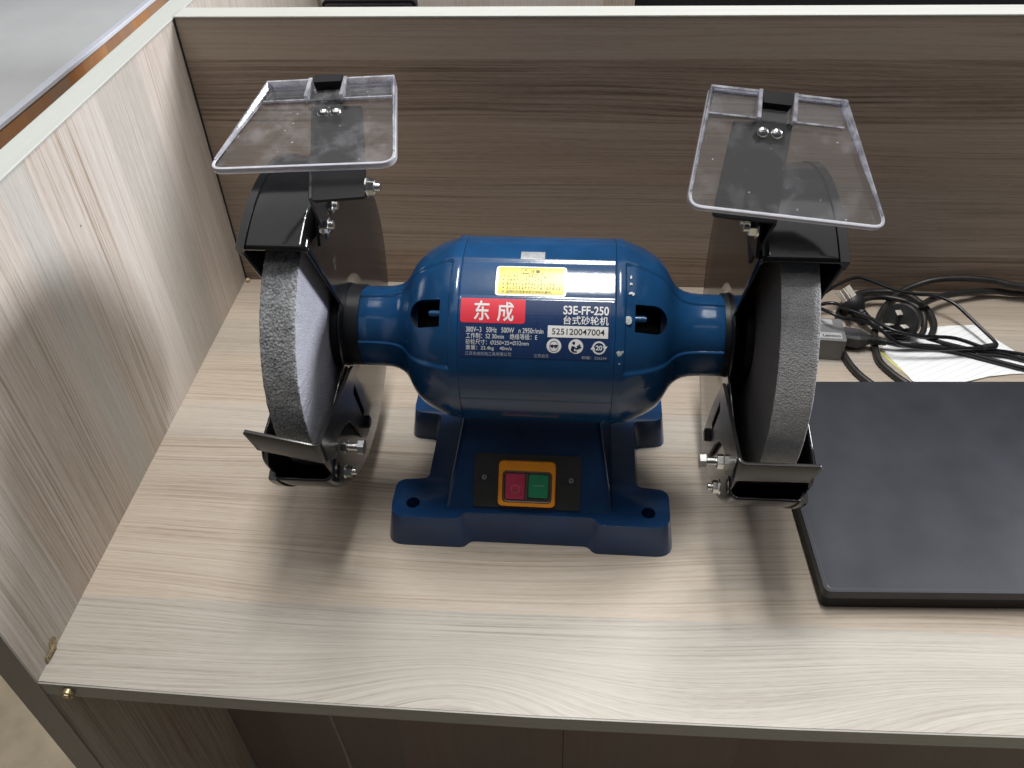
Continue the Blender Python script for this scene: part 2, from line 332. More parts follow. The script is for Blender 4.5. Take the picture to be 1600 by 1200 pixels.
# ------------------------------------------------------------------ mesh helpers (all in millimetres)
class MB:
    def __init__(self): self.v = []; self.f = []; self.mi = []; self.sm = []
    def add(self, verts, faces, mi=0, smooth=False):
        k = len(self.v)
        self.v += [tuple(p) for p in verts]
        for f in faces:
            self.f.append([i + k for i in f]); self.mi.append(mi); self.sm.append(smooth)
        return self
    def box(self, x0, x1, y0, y1, z0, z1, mi=0):
        v = [(x, y, z) for x in (x0, x1) for y in (y0, y1) for z in (z0, z1)]
        return self.add(v, [(0, 1, 3, 2), (4, 6, 7, 5), (0, 4, 5, 1), (2, 3, 7, 6), (0, 2, 6, 4), (1, 5, 7, 3)], mi)
    def frame_box(self, o, u, v, w, a0, a1, b0, b1, c0, c1, mi=0):
        o, u, v, w = map(Vector, (o, u, v, w))
        P = [o + u * a + v * b + w * c for a in (a0, a1) for b in (b0, b1) for c in (c0, c1)]
        return self.add(P, [(0, 1, 3, 2), (4, 6, 7, 5), (0, 4, 5, 1), (2, 3, 7, 6), (0, 2, 6, 4), (1, 5, 7, 3)], mi)
    def prism(self, poly, fn, h0, h1, mi=0, mi_side=None, smooth=False):
        """poly of 2d points, fn(a,b,h)->3d, capped top and bottom"""
        n = len(poly)
        lo = [fn(a, b, h0) for a, b in poly]; hi = [fn(a, b, h1) for a, b in poly]
        tri = tessellate_polygon([[Vector((a, b, 0)) for a, b in poly]])
        self.add(lo, [tuple(reversed(t)) for t in tri], mi)
        self.add(hi, [tuple(t) for t in tri], mi)
        self.add(lo + hi, [(i, (i + 1) % n, n + (i + 1) % n, n + i) for i in range(n)], mi if mi_side is None else mi_side, smooth)
        return self
    def loft(self, rings, mi=0, smooth=True, close=True, cap=True):
        n = len(rings[0])
        v = [p for r in rings for p in r]; f = []
        for j in range(len(rings) - 1):
            for i in range(n if close else n - 1):
                a = j * n + i; b = j * n + (i + 1) % n
                f.append((a, b, b + n, a + n))
        self.add(v, f, mi, smooth)
        if cap:
            self.add(rings[0], [tuple(reversed(range(n)))], mi); self.add(rings[-1], [tuple(range(n))], mi)
        return self
    def cyl(self, p, axis, r, h, n=20, mi=0, r2=None, smooth=True, rot=0.0):
        p = Vector(p); w = Vector(axis).normalized()
        u = w.orthogonal().normalized(); v = w.cross(u)
        def ring(rr, q): return [q + u * rr * cos(rot + 2 * pi * i / n) + v * rr * sin(rot + 2 * pi * i / n) for i in range(n)]
        return self.loft([ring(r, p), ring(r if r2 is None else r2, p + w * h)], mi, smooth)
    def tube(self, pts, r, n=10, mi=0, step=7):
        P = [Vector(p) for p in pts]; L = [P[0] * 2 - P[1]] + P + [P[-1] * 2 - P[-2]]
        path = []
        for i in range(1, len(L) - 2):
            for k in range(step):
                t = k / step
                a, b, c, d = L[i - 1], L[i], L[i + 1], L[i + 2]
                path.append(0.5 * ((2 * b) + (c - a) * t + (2 * a - 5 * b + 4 * c - d) * t * t + (3 * b - a - 3 * c + d) * t ** 3))
        path.append(P[-1])
        rings = []; u = None
        for i, p in enumerate(path):
            t = (path[min(i + 1, len(path) - 1)] - path[max(i - 1, 0)]).normalized()
            u = t.orthogonal().normalized() if u is None else (u - t * u.dot(t)).normalized()
            v = t.cross(u)
            rings.append([p + (u * cos(2 * pi * k / n) + v * sin(2 * pi * k / n)) * r for k in range(n)])
        return self.loft(rings, mi)
    def mesh(self, name, mats, weld=False):
        me = bpy.data.meshes.new(name)
        me.from_pydata([(x * MM, y * MM, z * MM) for x, y, z in self.v], [], self.f)
        for m in (mats if isinstance(mats, (list, tuple)) else [mats]): me.materials.append(m)
        me.polygons.foreach_set('material_index', self.mi)
        me.polygons.foreach_set('use_smooth', self.sm)
        bm = bmesh.new(); bm.from_mesh(me)
        if weld: bmesh.ops.remove_doubles(bm, verts=bm.verts, dist=0.00002)
        bmesh.ops.recalc_face_normals(bm, faces=bm.faces)
        bm.to_mesh(me); bm.free()
        me.update()
        return me
    def obj(self, name, mats, parent=None, weld=False, bevel=0, seg=3, solid=0, angle=35, auto=None):
        me = self.mesh(name, mats, weld)
        o = bpy.data.objects.new(name, me); C.objects.link(o)
        if parent is not None: o.parent = parent
        if solid:
            md = o.modifiers.new('solid', 'SOLIDIFY'); md.thickness = solid * MM; md.offset = 0
        if bevel:
            md = o.modifiers.new('bevel', 'BEVEL'); md.width = bevel * MM; md.segments = seg
            md.limit_method = 'ANGLE'; md.angle_limit = rad(angle); md.harden_normals = False
        if auto:
            for p in me.polygons: p.use_smooth = True
            me.set_sharp_from_angle(angle=rad(auto))
        return o

def empty(name, loc, rz, label, cat, group=None):
    o = bpy.data.objects.new(name, None); C.objects.link(o)
    o.location = [v * MM for v in loc]; o.rotation_euler = (0, 0, rz)
    o['label'] = label; o['category'] = cat
    if group: o['group'] = group
    o.empty_display_size = 0.05
    return o
def tag(o, label, cat):
    o['label'] = label; o['category'] = cat; return o
def struct(o): o['kind'] = 'structure'; return o

def bake(o):
    """freeze the modifiers of o"""
    dg = bpy.context.evaluated_depsgraph_get()
    me = bpy.data.meshes.new_from_object(o.evaluated_get(dg))
    o.modifiers.clear(); o.data = me
    return o
def cut(o, cutters):
    for c in cutters:
        md = o.modifiers.new('cut', 'BOOLEAN'); md.operation = 'DIFFERENCE'; md.object = c; md.solver = 'EXACT'
    bpy.context.view_layer.update()
    bake(o)
    for c in cutters: bpy.data.objects.remove(c)

def rounded(w0, w1, h0, h1, r, k=5):
    out = []
    for cx, cy, a0 in ((w1 - r, h1 - r, 0), (w0 + r, h1 - r, 90), (w0 + r, h0 + r, 180), (w1 - r, h0 + r, 270)):
        for i in range(k + 1):
            a = rad(a0 + 90 * i / k); out.append((cx + r * cos(a), cy + r * sin(a)))
    return out
def round_poly(poly, radii, k=5):
    out = []; n = len(poly)
    for i, (p, r) in enumerate(zip(poly, radii)):
        p = Vector(p); a = Vector(poly[i - 1]); b = Vector(poly[(i + 1) % n])
        if r <= 0: out.append(tuple(p)); continue
        da = (a - p).normalized(); db = (b - p).normalized()
        s, e = p + da * r, p + db * r
        for j in range(k + 1):
            t = j / k
            q = s * (1 - t) ** 2 + p * 2 * t * (1 - t) + e * t * t
            out.append(tuple(q))
    return out

def glyphs(text, bold=0.0):
    cu = bpy.data.curves.new('lettering', 'FONT'); cu.body = text; cu.offset = bold; cu.resolution_u = 4
    ob = bpy.data.objects.new('lettering', cu); C.objects.link(ob)
    bpy.context.view_layer.update()
    dg = bpy.context.evaluated_depsgraph_get()
    ev = ob.evaluated_get(dg); me = ev.to_mesh()
    v = [(p.co.x, p.co.y) for p in me.vertices]; f = [tuple(p.vertices) for p in me.polygons]
    ev.to_mesh_clear(); bpy.data.objects.remove(ob); bpy.data.curves.remove(cu)
    return v, f
def put_text(mb, text, x0, x1, y0, y1, fn, bold=0.0, mi=0, slope=0.0):
    v, f = glyphs(text, bold)
    ax, bx = min(p[0] for p in v), max(p[0] for p in v); ay, by = min(p[1] for p in v), max(p[1] for p in v)
    P = []
    for a, b in v:
        x = x0 + (a - ax) / (bx - ax) * (x1 - x0)
        P.append(fn(x, y0 + (b - ay) / (by - ay) * (y1 - y0) + slope * (x - x0)))
    mb.add(P, f, mi)

# ------------------------------------------------------------------ room setting
MB().box(-3500, 3500, -2500, 4500, -760, -735).obj('floor', m_floor)['kind'] = 'structure'

# ------------------------------------------------------------------ office desk with partitions
desk = empty('office_desk', (0, 0, -735), 0, 'pale streaked wood office desk with raised side and back partitions, the grinder standing on it', 'desk')
desk_in = desk
def dpart(mb, name, mats, **kw):
    o = mb.obj(name, mats, desk_in, **kw); o.location = (0, 0, 0.735); return o
front = [(0.3, -571.8), (90, -574.6), (184.2, -576.9), (407, -579.3), (600, -578.4), (776.4, -575.2), (1500, -571.0)]
top_poly = [(-5.4, 7.2)] + front + [(1500, 7.0)]
top = dpart(MB().prism(top_poly, lambda a, b, h: (a, b, h), -17.5, 0), 'desktop', m_desk)
ed = MB()
fl = [(x, y - 1.6) for x, y in front] + [(x, y - 0.1) for x, y in reversed(front)]
ed.prism(fl, lambda a, b, h: (a, b, h - (0.9 if a < 90 else 0.35)), -17.2, 0)
e = ed.obj('edge_banding', m_band, top)
# side partition (thickness 25) running past the back partition
def sx(y): return 0.3 + (-5.9) * (y + 571.8) / 579.3
side = MB()
ys = (-572.5, 900)
for (y0, y1) in (ys,):
    v = [(sx(y) - dx, y, z) for y in (y0, y1) for dx in (25, 0) for z in (-733, 335.5 - 1.5)]
    side.add(v, [(0, 1, 3, 2), (4, 6, 7, 5), (0, 4, 5, 1), (2, 3, 7, 6), (0, 2, 6, 4), (1, 5, 7, 3)])
side = dpart(side, 'side_panel', m_side)
tb = MB()
v = [(sx(y) - dx, y, z) for y in ys for dx in (25.6, -0.6) for z in (334.1, 335.9)]
tb.add(v, [(0, 1, 3, 2), (4, 6, 7, 5), (0, 4, 5, 1), (2, 3, 7, 6), (0, 2, 6, 4), (1, 5, 7, 3)])
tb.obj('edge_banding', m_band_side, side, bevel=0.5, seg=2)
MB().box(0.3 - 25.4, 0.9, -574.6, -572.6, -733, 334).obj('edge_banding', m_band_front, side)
# back partition
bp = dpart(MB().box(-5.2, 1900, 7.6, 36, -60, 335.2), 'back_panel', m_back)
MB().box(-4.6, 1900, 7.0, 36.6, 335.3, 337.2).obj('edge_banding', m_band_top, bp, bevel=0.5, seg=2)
# shadow of the corner joint, put in as a thin dark strip
dpart(MB().box(-5.0, -3.6, 6.2, 7.5, 0.2, 335), 'corner_shade', m_dark)
# modesty panels under the desk
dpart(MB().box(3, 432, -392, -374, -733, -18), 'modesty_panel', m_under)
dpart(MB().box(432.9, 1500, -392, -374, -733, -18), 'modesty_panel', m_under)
dpart(MB().box(431.9, 433.0, -390.5, -376, -733, -18), 'panel_joint', m_dark)
# knock-down fasteners
fa = MB().cyl((24.5, -574.5, -9.0), (0, -1, 0), 5.2, 4.2, 16).cyl((24.5, -578.7, -9.0), (0, -1, 0), 3.4, 1.2, 6, smooth=False)
fa.box(22.5, 27, -580.6, -579.6, -10, -7.6)
dpart(fa, 'fastener', m_fastener)
fb = MB().cyl((-1.5, -541, 7), (1, 0, 0), 5, 2.2, 14).box(0, 2.2, -553, -541, 2.5, 5.5).cyl((-1.5, -553, 3), (1, 0, 0), 3.4, 3, 10)
dpart(fb, 'fastener', m_fastener)
# small wooden peg in the back corner
dpart(MB().cyl((-1, 2, 0.2), (0.3, -0.4, 1), 3.2, 5, 9, r2=2.2), 'dowel_stub', plain('dowel_wood', (0.55, 0.42, 0.25), 0.6))

# ------------------------------------------------------------------ bench grinder
H = 181.16
gr = empty('bench_grinder', (401.2, -322.7, 0), rad(-0.701),
           'blue twin-wheel bench grinder with black guards and clear eye shields on the desk', 'bench grinder')
def P3(x, th, r): t = rad(th); return (x, -r * cos(t), H + r * sin(t))

# ---- base casting
def H_outline(w, fx, d, fy, cy, wx):
    """plan of the base: w half width, fx inner x of feet, d half depth, fy inner y of the feet, cy front recess, wx waist"""
    return [(-w, -d), (-fx, -d), (-fx + 6, -cy), (fx - 6, -cy), (fx, -d), (w, -d), (w, -fy), (wx, -fy + 3), (wx, fy - 3), (w, fy), (w, d), (fx, d),
            (fx - 6, cy), (-fx + 6, cy), (-fx, d), (-w, d), (-w, fy), (-wx, fy - 3), (-wx, -fy + 3), (-w, -fy)]
bx = -6
lo = H_outline(132, 60, 98.5, 42, 91, 103); hi = H_outline(127.5, 64.5, 92, 47, 84, 98)
rl = [16, 4, 4, 4, 4, 16, 10, 6, 6, 10, 16, 4, 4, 4, 4, 16, 10, 6, 6, 10]
lo = round_poly(lo, rl); hi = round_poly(hi, rl)
base = MB()
n = len(lo)
rings = [[(a + bx, b, 0) for a, b in lo], [(a + bx, b, 33) for a, b in hi]]
tri = tessellate_polygon([[Vector((a, b, 0)) for a, b in hi]])
base.add(rings[0] + rings[1], [(i, (i + 1) % n, n + (i + 1) % n, n + i) for i in range(n)], 0, False)
base.add(rings[1], tri); base.add(rings[0], [tuple(reversed(t)) for t in tri])
base = base.obj('base', m_bluebase, gr, weld=True, bevel=6.5, seg=4, angle=40, auto=None)
cutters = []
for px in (-114, 102):
    for py in (-75, 75):
        cutters.append(MB().cyl((px, py, 12), (0, 0, 1), 6.3, 40, 24).obj('cutter', m_dark, gr))
cut(base, cutters)
for p in base.data.polygons: p.use_smooth = True
base.data.set_sharp_from_angle(angle=rad(32))
# pedestal: sloping front, saddle under the motor
ped = MB()
def ring(z, y0, y1, x0, x1): return [(x0, y0, z), (x1, y0, z), (x1, y1, z), (x0, y1, z)]
ped.loft([ring(30, -82, 82, -84, 70), ring(40, -74, 74, -82, 68), ring(92, -26, 26, -70, 56), ring(109, -24, 24, -66, 52)], smooth=False)
ped.obj('pedestal', m_bluebase, gr, bevel=5, seg=3, angle=12, auto=40)
# raised ribs at the sides of the sloping panel
E0 = Vector((0, -74, 40)); EU = Vector((0, 48, 52)).normalized(); EN = Vector((0, -52, 48)).normalized(); EX = Vector((1, 0, 0))
def on_slope(x, e, h): return E0 + EX * x + EU * e + EN * h

# ---- switch
sw = MB().prism(rounded(-57.5, 40, -6, 43, 3), on_slope, -3, 1.8).obj('switch_plate', m_swplate, gr, bevel=0.8, seg=2)
for (a, b) in ((-53.7, -37.7), (20.5, 36.7)):
    MB().prism(rounded(a, b, 16.2, 23.2, 3.4), on_slope, 1.7, 1.95).obj('slot', m_dark, sw)
for a in (-47.9, 31.3):
    m = MB().cyl(on_slope(a, 21.0, 1.9), EN, 2.9, 1.1, 18, r2=2.2)
    m.frame_box(on_slope(a, 21.0, 3.0), EX, EU, EN, -1.6, 1.6, -0.25, 0.25, -0.1, 0.1, 1).frame_box(on_slope(a, 21.0, 3.0), EX, EU, EN, -0.25, 0.25, -1.6, 1.6, -0.1, 0.1, 1)
    m.obj('screw', [m_zinc, m_dark], sw)
bezel = MB()
outer = rounded(-34.8, 17.3, -4, 37.5, 4.2); inner = rounded(-31.0, 14.0, -0.6, 28.3, 4.0)
nn = len(outer)
def hz(e): return 6.5 + max(0, (e - 24)) * 0.10
R = [[on_slope(a, e, 1.5) for a, e in outer], [on_slope(a, e, 5.6) for a, e in outer],
     [on_slope(a * 0.975 - 0.2, 16.7 + (e - 16.7) * 0.97, hz(e)) for a, e in outer],
     [on_slope(a, e, 6.5) for a, e in inner], [on_slope(a, e, 2.0) for a, e in inner]]
bezel.loft(R, smooth=False, cap=False)
bezel = bezel.obj('switch_bezel', m_orange, sw, auto=30)
m = MB().prism(inner, on_slope, 1.6, 2.6)
m.obj('button_well', m_clear_rim, sw)
cov = MB()
cv_o = rounded(-30.6, 13.6, -0.2, 27.9, 3.6); cv_i = rounded(-29.2, 12.2, 1.2, 26.5, 3.0)
cov.loft([[on_slope(a, e, 2.4) for a, e in cv_o], [on_slope(a, e, 5.6) for a, e in cv_o], [on_slope(a, e, 5.2) for a, e in cv_i], [on_slope(a, e, 2.4) for a, e in cv_i]], smooth=False, cap=False)
cov.frame_box(on_slope(-8.9, 0, 0), EX, EU, EN, -1.0, 1.0, 1.2, 26.4, 2.4, 6.4)
cov.obj('button_cover_frame', m_clear_rim, sw, bevel=0.3, seg=2)
b1 = MB().prism(rounded(-28.2, -10.6, 2.2, 25.4, 1.5), on_slope, 2.5, 4.6).obj('stop_button', m_red, sw, bevel=0.7, seg=2)
b2 = MB().prism(rounded(-7.2, 10.6, 4.4, 25.2, 1.5), on_slope, 2.5, 5.2).obj('start_button', m_green, sw, bevel=0.7, seg=2)
ringm = MB()
k = 28
ringm.loft([[on_slope(-19.2 + r * cos(2 * pi * i / k), 11.5 + r * sin(2 * pi * i / k), 4.75) for i in range(k)] for r in (4.0, 3.4)], cap=False)
ringm.obj('off_mark', plain('faint_pink_print', (0.55, 0.18, 0.2), 0.4), b1)
MB().frame_box(on_slope(1.8, 15.4, 5.3), EX, EU, EN, -5, 5, -0.35, 0.35, -0.05, 0.12).obj('on_mark', plain('faint_green_print', (0.2, 0.42, 0.28), 0.4), b2)

# ---- motor housing (stator shell)
NTH = 360
def rev_closed(mb, prof, rf=None, n=NTH, mi=0, smooth=True):
    """revolve a closed (x, r) loop about the motor axis"""
    rings = []
    for j in range(n):
        th = 360.0 * j / n
        rings.append([P3(x, th, r if rf is None else rf(x, r, th)) for x, r in prof])
    rings.append(rings[0])
    v = [p for r_ in rings[:-1] for p in r_]; m_ = len(prof); f = []
    for j in range(n):
        j2 = (j + 1) % n
        for i in range(m_):
            i2 = (i + 1) % m_
            f.append((j * m_ + i, j * m_ + i2, j2 * m_ + i2, j2 * m_ + i))
    mb.add(v, f, mi, smooth)
def step(t, a, b): 
    t = max(0, min(1, (t - a) / (b - a))); return t * t * (3 - 2 * t)
def stator_r(x, r, th):
    th2 = th if th < 270 else th - 360
    if r > 78 and abs(x) < 60.2:
        k_ = step(th2, 54.6, 56.2) * (1 - step(th2, 80.6, 82.2))
        r -= 1.2 * k_
    if r > 78:
        r -= 0.9 * max(0, 1 - abs(th2 + 7.7) / 0.9)
        r -= 0.9 * max(0, 1 - abs(th2 - 187.7) / 0.9)
    return r
xs = [-61, -60.6, -60.3, -60.1, -59.6, -58.5] + list(range(-55, 56, 5)) + [58.5, 59.6, 60.1, 60.3, 60.6, 61]
prof = [(-61.1, 74)] + [(-61.1, 78.6)] + [(x, 78.9) for x in xs[1:-1]] + [(61.1, 78.6)] + [(61.1, 74)]
mh = MB(); rev_closed(mh, prof, stator_r)
mh = mh.obj('motor_housing', m_blue, gr, auto=50)
# ---- end bells with raised outlines and vents
bell = [(61.15, 78.2), (61.4, 78.9), (62.0, 79.2), (68.0, 79.2), (68.6, 79.15), (69.3, 79.1), (74, 77.8), (80, 75.6), (86, 73.0), (92, 69.9), (97, 66.4), (101, 62.4), (104.5, 57.8), (107.5, 52.4),
        (110.2, 47.6), (113, 43.8), (116.5, 40.6), (121, 38.0), (127, 36.4), (135, 35.7), (144, 35.5), (151, 35.4), (152.4, 34.8)]
ins = [(152.4, 24), (104, 28), (99, 44), (92, 55), (84, 62), (74, 66.5), (62, 69)]
def bell_r(x, r, th):
    th2 = th if th < 270 else th - 360
    if r < 75.5 and x > 61 and (x, r) in insset: return r
    ax = abs(x)
    if ax > 68.1:
        k_ = step(ax, 68.2, 69.4) * min(1.0, r / 40)
        a = step(th2, 12.0, 14.2) * (1 - step(th2, 79.5, 82.0)) + step(th2, 98.0, 100.5) * (1 - step(th2, 165.8, 168))
        r -= 1.7 * k_ * a
    return r
insset = set()
def make_bell(s):
    global insset
    insset = set((s * x, r) for x, r in ins)
    prof = [(s * x, r) for x, r in bell] + [(s * x, r) for x, r in ins]
    def rf(x, r, th): return r if (x, r) in insset else bell_r(x, r, th)
    mb = MB(); rev_closed(mb, prof, rf)
    o = mb.obj('end_bell', m_blue, gr)
    o.data.materials.append(m_blue)
    cs = []
    for th0 in (46, 134, 226, -46):
        # D shaped window: straight at the rim side, round towards the collar
        pl = []
        for i in range(13):
            a = -pi / 2 + pi * i / 12
            pl.append((92 + 10.5 * cos(a), 11.2 * sin(a) * (1.0 if abs(sin(a)) < .99 else 1)))
        pl = [(76.2, -10.8), ] + pl + [(76.2, 10.8)]
        t = rad(th0); rr = Vector((0, -cos(t), sin(t))); tt = Vector((0, sin(t), cos(t))); o0 = Vector((0, 0, H))
        c = MB().prism(pl, lambda a, b, h: o0 + Vector((s * a, 0, 0)) + tt * b + rr * h, 44, 96).obj('cutter', m_dark, gr)
        cs.append(c)
    cut(o, cs)
    for p in o.data.polygons: p.use_smooth = True
    o.data.set_sharp_from_angle(angle=rad(40))
    # peg inside the front vent
    pg = MB().cyl(P3(s * 74, 46, 70), (s, 0, 0), 2.7, 10, 16).cyl(P3(s * 84, 46, 70), (s, 0, 0), 2.1, 1.2, 16)
    pg.obj('vent_screw', m_blue, o)
    return o
bl_l = make_bell(-1); bl_r = make_bell(1)
MB().cyl((-112, 0, H), (1, 0, 0), 29, 224, 32).obj('dark_core', m_dark, gr)  # dark core added to block light leaking through the vents
# paint chips on the right bell
def chip(parent, x, th, w, h, r, seed):
    rnd = random.Random(seed); k = 11
    pts = []
    for i in range(k):
        a = 2 * pi * i / k; q = 0.6 + 0.55 * rnd.random()
        pts.append((x + w * q * cos(a), th + h * q * sin(a)))
    mb = MB()
    mb.add([P3(a, b, r) for a, b in pts] + [P3(x, th, r + 0.1)], [(i, (i + 1) % k, k) for i in range(k)])
    mb.obj('paint_chip', m_chip, parent)
for i, (x, th, w, h, r) in enumerate(((70.6, 44.5, 2.8, 3.0, 78.1), (72.3, 60.5, 1.8, 1.0, 77.5), (74.0, 60.2, 1.3, 1.3, 77.1), (72.4, 66.5, 1.5, 1.0, 77.5), (72.6, 71.5, 0.9, 1.6, 77.45), (64.6, 25.5, 2.2, 1.5, 79.35), (67.0, 26.4, 1.2, 1.1, 79.35), (65.2, 19.5, 1.0, 0.6, 79.35))):
    chip(bl_r, x, th, w, h, r, i)

# ---- name plate, stickers and print, wrapped round the shell
def patch(pts, r, n=26, base=None):
    """cylindrical sheet: pts = polygon in (x, theta); built as a grid between min/max theta"""
    mb = MB()
    tri = tessellate_polygon([[Vector((a, b, 0)) for a, b in pts]])
    return mb
def sheet(x0, x1, t0, t1, r, rcorner=0.0, corners=(1, 1, 1, 1), thick=0.12, name='label', mat=None, parent=None, nt=24):
    mb = MB(); rows = []
    s = 79 * pi / 180
    for j in range(nt + 1):
        # rows denser near the ends for the round corners
        q = j / nt; q = 0.5 - 0.5 * cos(pi * q)
        t = t0 + (t1 - t0) * q
        dl = dr = 0.0
        if rcorner:
            for end, lft, rgt in ((t - t0, corners[0], corners[1]), (t1 - t, corners[3], corners[2])):
                d = rcorner - end * s
                if d > 0:
                    e = rcorner - math.sqrt(max(0, rcorner ** 2 - d ** 2))
                    dl = max(dl, e * lft); dr = max(dr, e * rgt)
        rows.append((x0 + dl, x1 - dr, t))
    v = []; f = []
    for a, b, t in rows: v += [P3(a, t, r), P3(b, t, r), P3(b, t, r - 0.6), P3(a, t, r - 0.6)]
    for j in range(nt):
        k_ = j * 4
        for i in range(4): f.append((k_ + i, k_ + (i + 1) % 4, k_ + 4 + (i + 1) % 4, k_ + 4 + i))
    f += [(0, 1, 2, 3), (nt * 4 + 3, nt * 4 + 2, nt * 4 + 1, nt * 4)]
    mb.add(v, f, 0, False)
    return mb.obj(name, mat, parent)
sheet(-59.3, 57.6, 21.0, 54.4, 79.12, name='rating_plate', mat=m_navy, parent=mh)
sheet(-59.0, -8.6, 40.6, 54.6, 79.30, 2.2, (1, 1, 0, 0), name='logo_panel', mat=m_redlabel, parent=mh)
sheet(9.3, 55.7, 33.7, 40.2, 79.30, name='serial_sticker', mat=m_white, parent=mh)
sheet(-33.0, 22.4, 56.9, 76.9, 78.15, 2.5, name='warning_sticker_border', mat=m_silver, parent=mh)
sheet(-31.2, 20.8, 58.0, 76.2, 78.3, 1.5, name='warning_sticker', mat=m_yellow, parent=mh)
sheet(-14.8, 4.4, 82.2, 89.4, 79.12, name='inspection_sticker', mat=m_silver, parent=mh)
cy = lambda r: (lambda x, t: P3(x, t, r))
def line(text, x0, x1, t0, t1, r, bold, mat):
    mb = MB(); put_text(mb, text, x0, x1, t0, t1, cy(r), bold); return mb.obj('lettering', mat, mh)
line('东', -48.4, -36.2, 42.0, 53.4, 79.45, 0.016, m_white)
line('成', -30.4, -17.5, 41.6, 52.8, 79.45, 0.016, m_white)
line('S3E-FF-250', 20.8, 55.8, 46.6, 51.6, 79.27, 0.02, m_white)
line('台式砂轮机', 21.1, 55.7, 41.0, 45.9, 79.27, 0.01, m_white)
line('380V~3   50Hz   500W   n 2950r/min', -54.3, 5.9, 35.4, 38.3, 79.27, 0.0, m_white)
line('工作制：S2 30min    绝缘等级：E', -54.3, 1.3, 31.7, 35.0, 79.27, 0.0, m_white)
line('砂轮尺寸：Ø250×25×Ø32mm', -54.4, -5.2, 28.3, 31.3, 79.27, 0.0, m_white)
line('重量：22.4kg    40m/s', -54.3, -18.4, 24.9, 27.9, 79.27, 0.0, m_white)
line('江苏东成机电工具有限公司', -54.8, -19.0, 22.0, 24.2, 79.27, 0.0, m_greyprint)
line('江苏启东', -1.1, 10.6, 21.8, 23.9, 79.27, 0.0, m_greyprint)
line('邮编：226244', 36.3, 55.2, 21.6, 23.6, 79.27, 0.0, m_greyprint)
line('525120047004', 12.5, 53.0, 35.3, 38.7, 79.42, 0.008, m_blackprint)
line('注意', -6.4, 1.5, 71.8, 74.4, 78.42, 0.01, m_blackprint)
line('运转时勿将身体部位伸到机器中。', -24.5, 11.5, 58.5, 60.3, 78.42, 0.0, m_blackprint)
bt = MB()
def quadline(mb, x0, t0, x1, t1, w, r):
    dx, dt = x1 - x0, (t1 - t0) * 1.379; L = math.hypot(dx, dt); nx, nt_ = -dt / L * w / 2, dx / L * w / 2 / 1.379
    mb.add([P3(x0 + nx, t0 + nt_, r), P3(x1 + nx, t1 + nt_, r), P3(x1 - nx, t1 - nt_, r), P3(x0 - nx, t0 - nt_, r)], [(0, 1, 2, 3)])
for a in ((-13.4, 71.2, 3.4, 71.2), (-13.4, 75.2, 3.4, 75.2), (-13.4, 71.2, -13.4, 75.2), (3.4, 71.2, 3.4, 75.2), (-12, 71.7, -7.6, 71.7), (-12, 71.7, -9.8, 74.7), (-7.6, 71.7, -9.8, 74.7), (-9.8, 72.9, -9.8, 74.0), (-9.8, 72.2, -9.8, 72.5)):
    quadline(bt, *a, 0.35, 78.42)
rnd = random.Random(5)
for (tc, xe) in ((69.6, 8), (67.0, 4), (64.4, 12), (61.9, 17)):
    quadline(bt, -27.3, tc, -26.3, tc, 1.0, 78.42)
    x = -24.5
    while x < xe:      # worn, unreadable small print: strokes only
        w = 1.9
        for q in range(4):
            if rnd.random() < .5: quadline(bt, x + 0.1, tc - 0.75 + 0.5 * q, x + w - 0.4 * rnd.random(), tc - 0.75 + 0.5 * q, 0.2, 78.42)
        for q in range(2):
            xx = x + 0.3 + 1.1 * rnd.random(); quadline(bt, xx, tc - 0.8, xx, tc + 0.8, 0.2, 78.42)
        x += 2.4
quadline(bt, -27.3, 59.4, -26.3, 59.4, 1.0, 78.42)
for i in range(6):
    x = -5 + 1.6 * i; quadline(bt, x, 83.6, x + 0.9, 84.4, 0.25, 79.2)
bt.obj('fine_print', m_blackprint, mh)['kind'] = 'stuff'
# pictograms: three white discs
ic = MB(); ik = MB()
def disc(mb, cx, ct, r, R, a0=0, a1=360, k_=32, sy=1.0):
    pts = [P3(cx + r * cos(rad(a0 + (a1 - a0) * i / k_)), ct + sy * r * sin(rad(a0 + (a1 - a0) * i / k_)) / 1.379, R) for i in range(k_ + (0 if a1 - a0 == 360 else 1))]
    n_ = len(pts)
    mb.add([P3(cx, ct, R)] + pts, [(0, 1 + i, 1 + (i + 1) % n_) for i in range(n_ if a1 - a0 == 360 else n_ - 1)])
for cx in (14.4, 31.3): disc(ic, cx, 28.8, 5.7, 79.3)
ic_n = 40
for (r0, r1, a0, a1) in ((3.9, 5.2, 20, 165), (3.9, 5.2, 200, 345)):
    ic.loft([[P3(49.1 + r * cos(rad(a0 + (a1 - a0) * i / 20)), 28.4 + r * sin(rad(a0 + (a1 - a0) * i / 20)) / 1.379, 79.3) for i in range(21)] for r in (r0, r1)], close=False, cap=False, smooth=False)
for (cx, s_) in ((49.1 + 4.6, 1), (49.1 - 4.6, -1)):
    ic.add([P3(cx - 1.9, 28.4 + s_ * 1.0, 79.3), P3(cx + 1.9, 28.4 + s_ * 1.0, 79.3), P3(cx, 28.4 - s_ * 1.5, 79.3)], [(0, 1, 2)])
put_text(ic, '20', 46.6, 51.6, 27.0, 29.8, cy(79.3), 0.03)
ic.obj('pictogram_disc', m_white, mh)
# face with goggles
for i in range(24):
    a0, a1 = 2 * pi * i / 24, 2 * pi * (i + 1) / 24
    quadline(ik, 14.4 + 3.3 * cos(a0), 28.6 + 4.2 * sin(a0) / 1.379, 14.4 + 3.3 * cos(a1), 28.6 + 4.2 * sin(a1) / 1.379, 0.35, 79.42)
quadline(ik, 10.9, 29.1, 17.9, 29.1, 0.7, 79.42)
disc(ik, 13.0, 28.7, 1.25, 79.44); disc(ik, 15.8, 28.7, 1.25, 79.44)
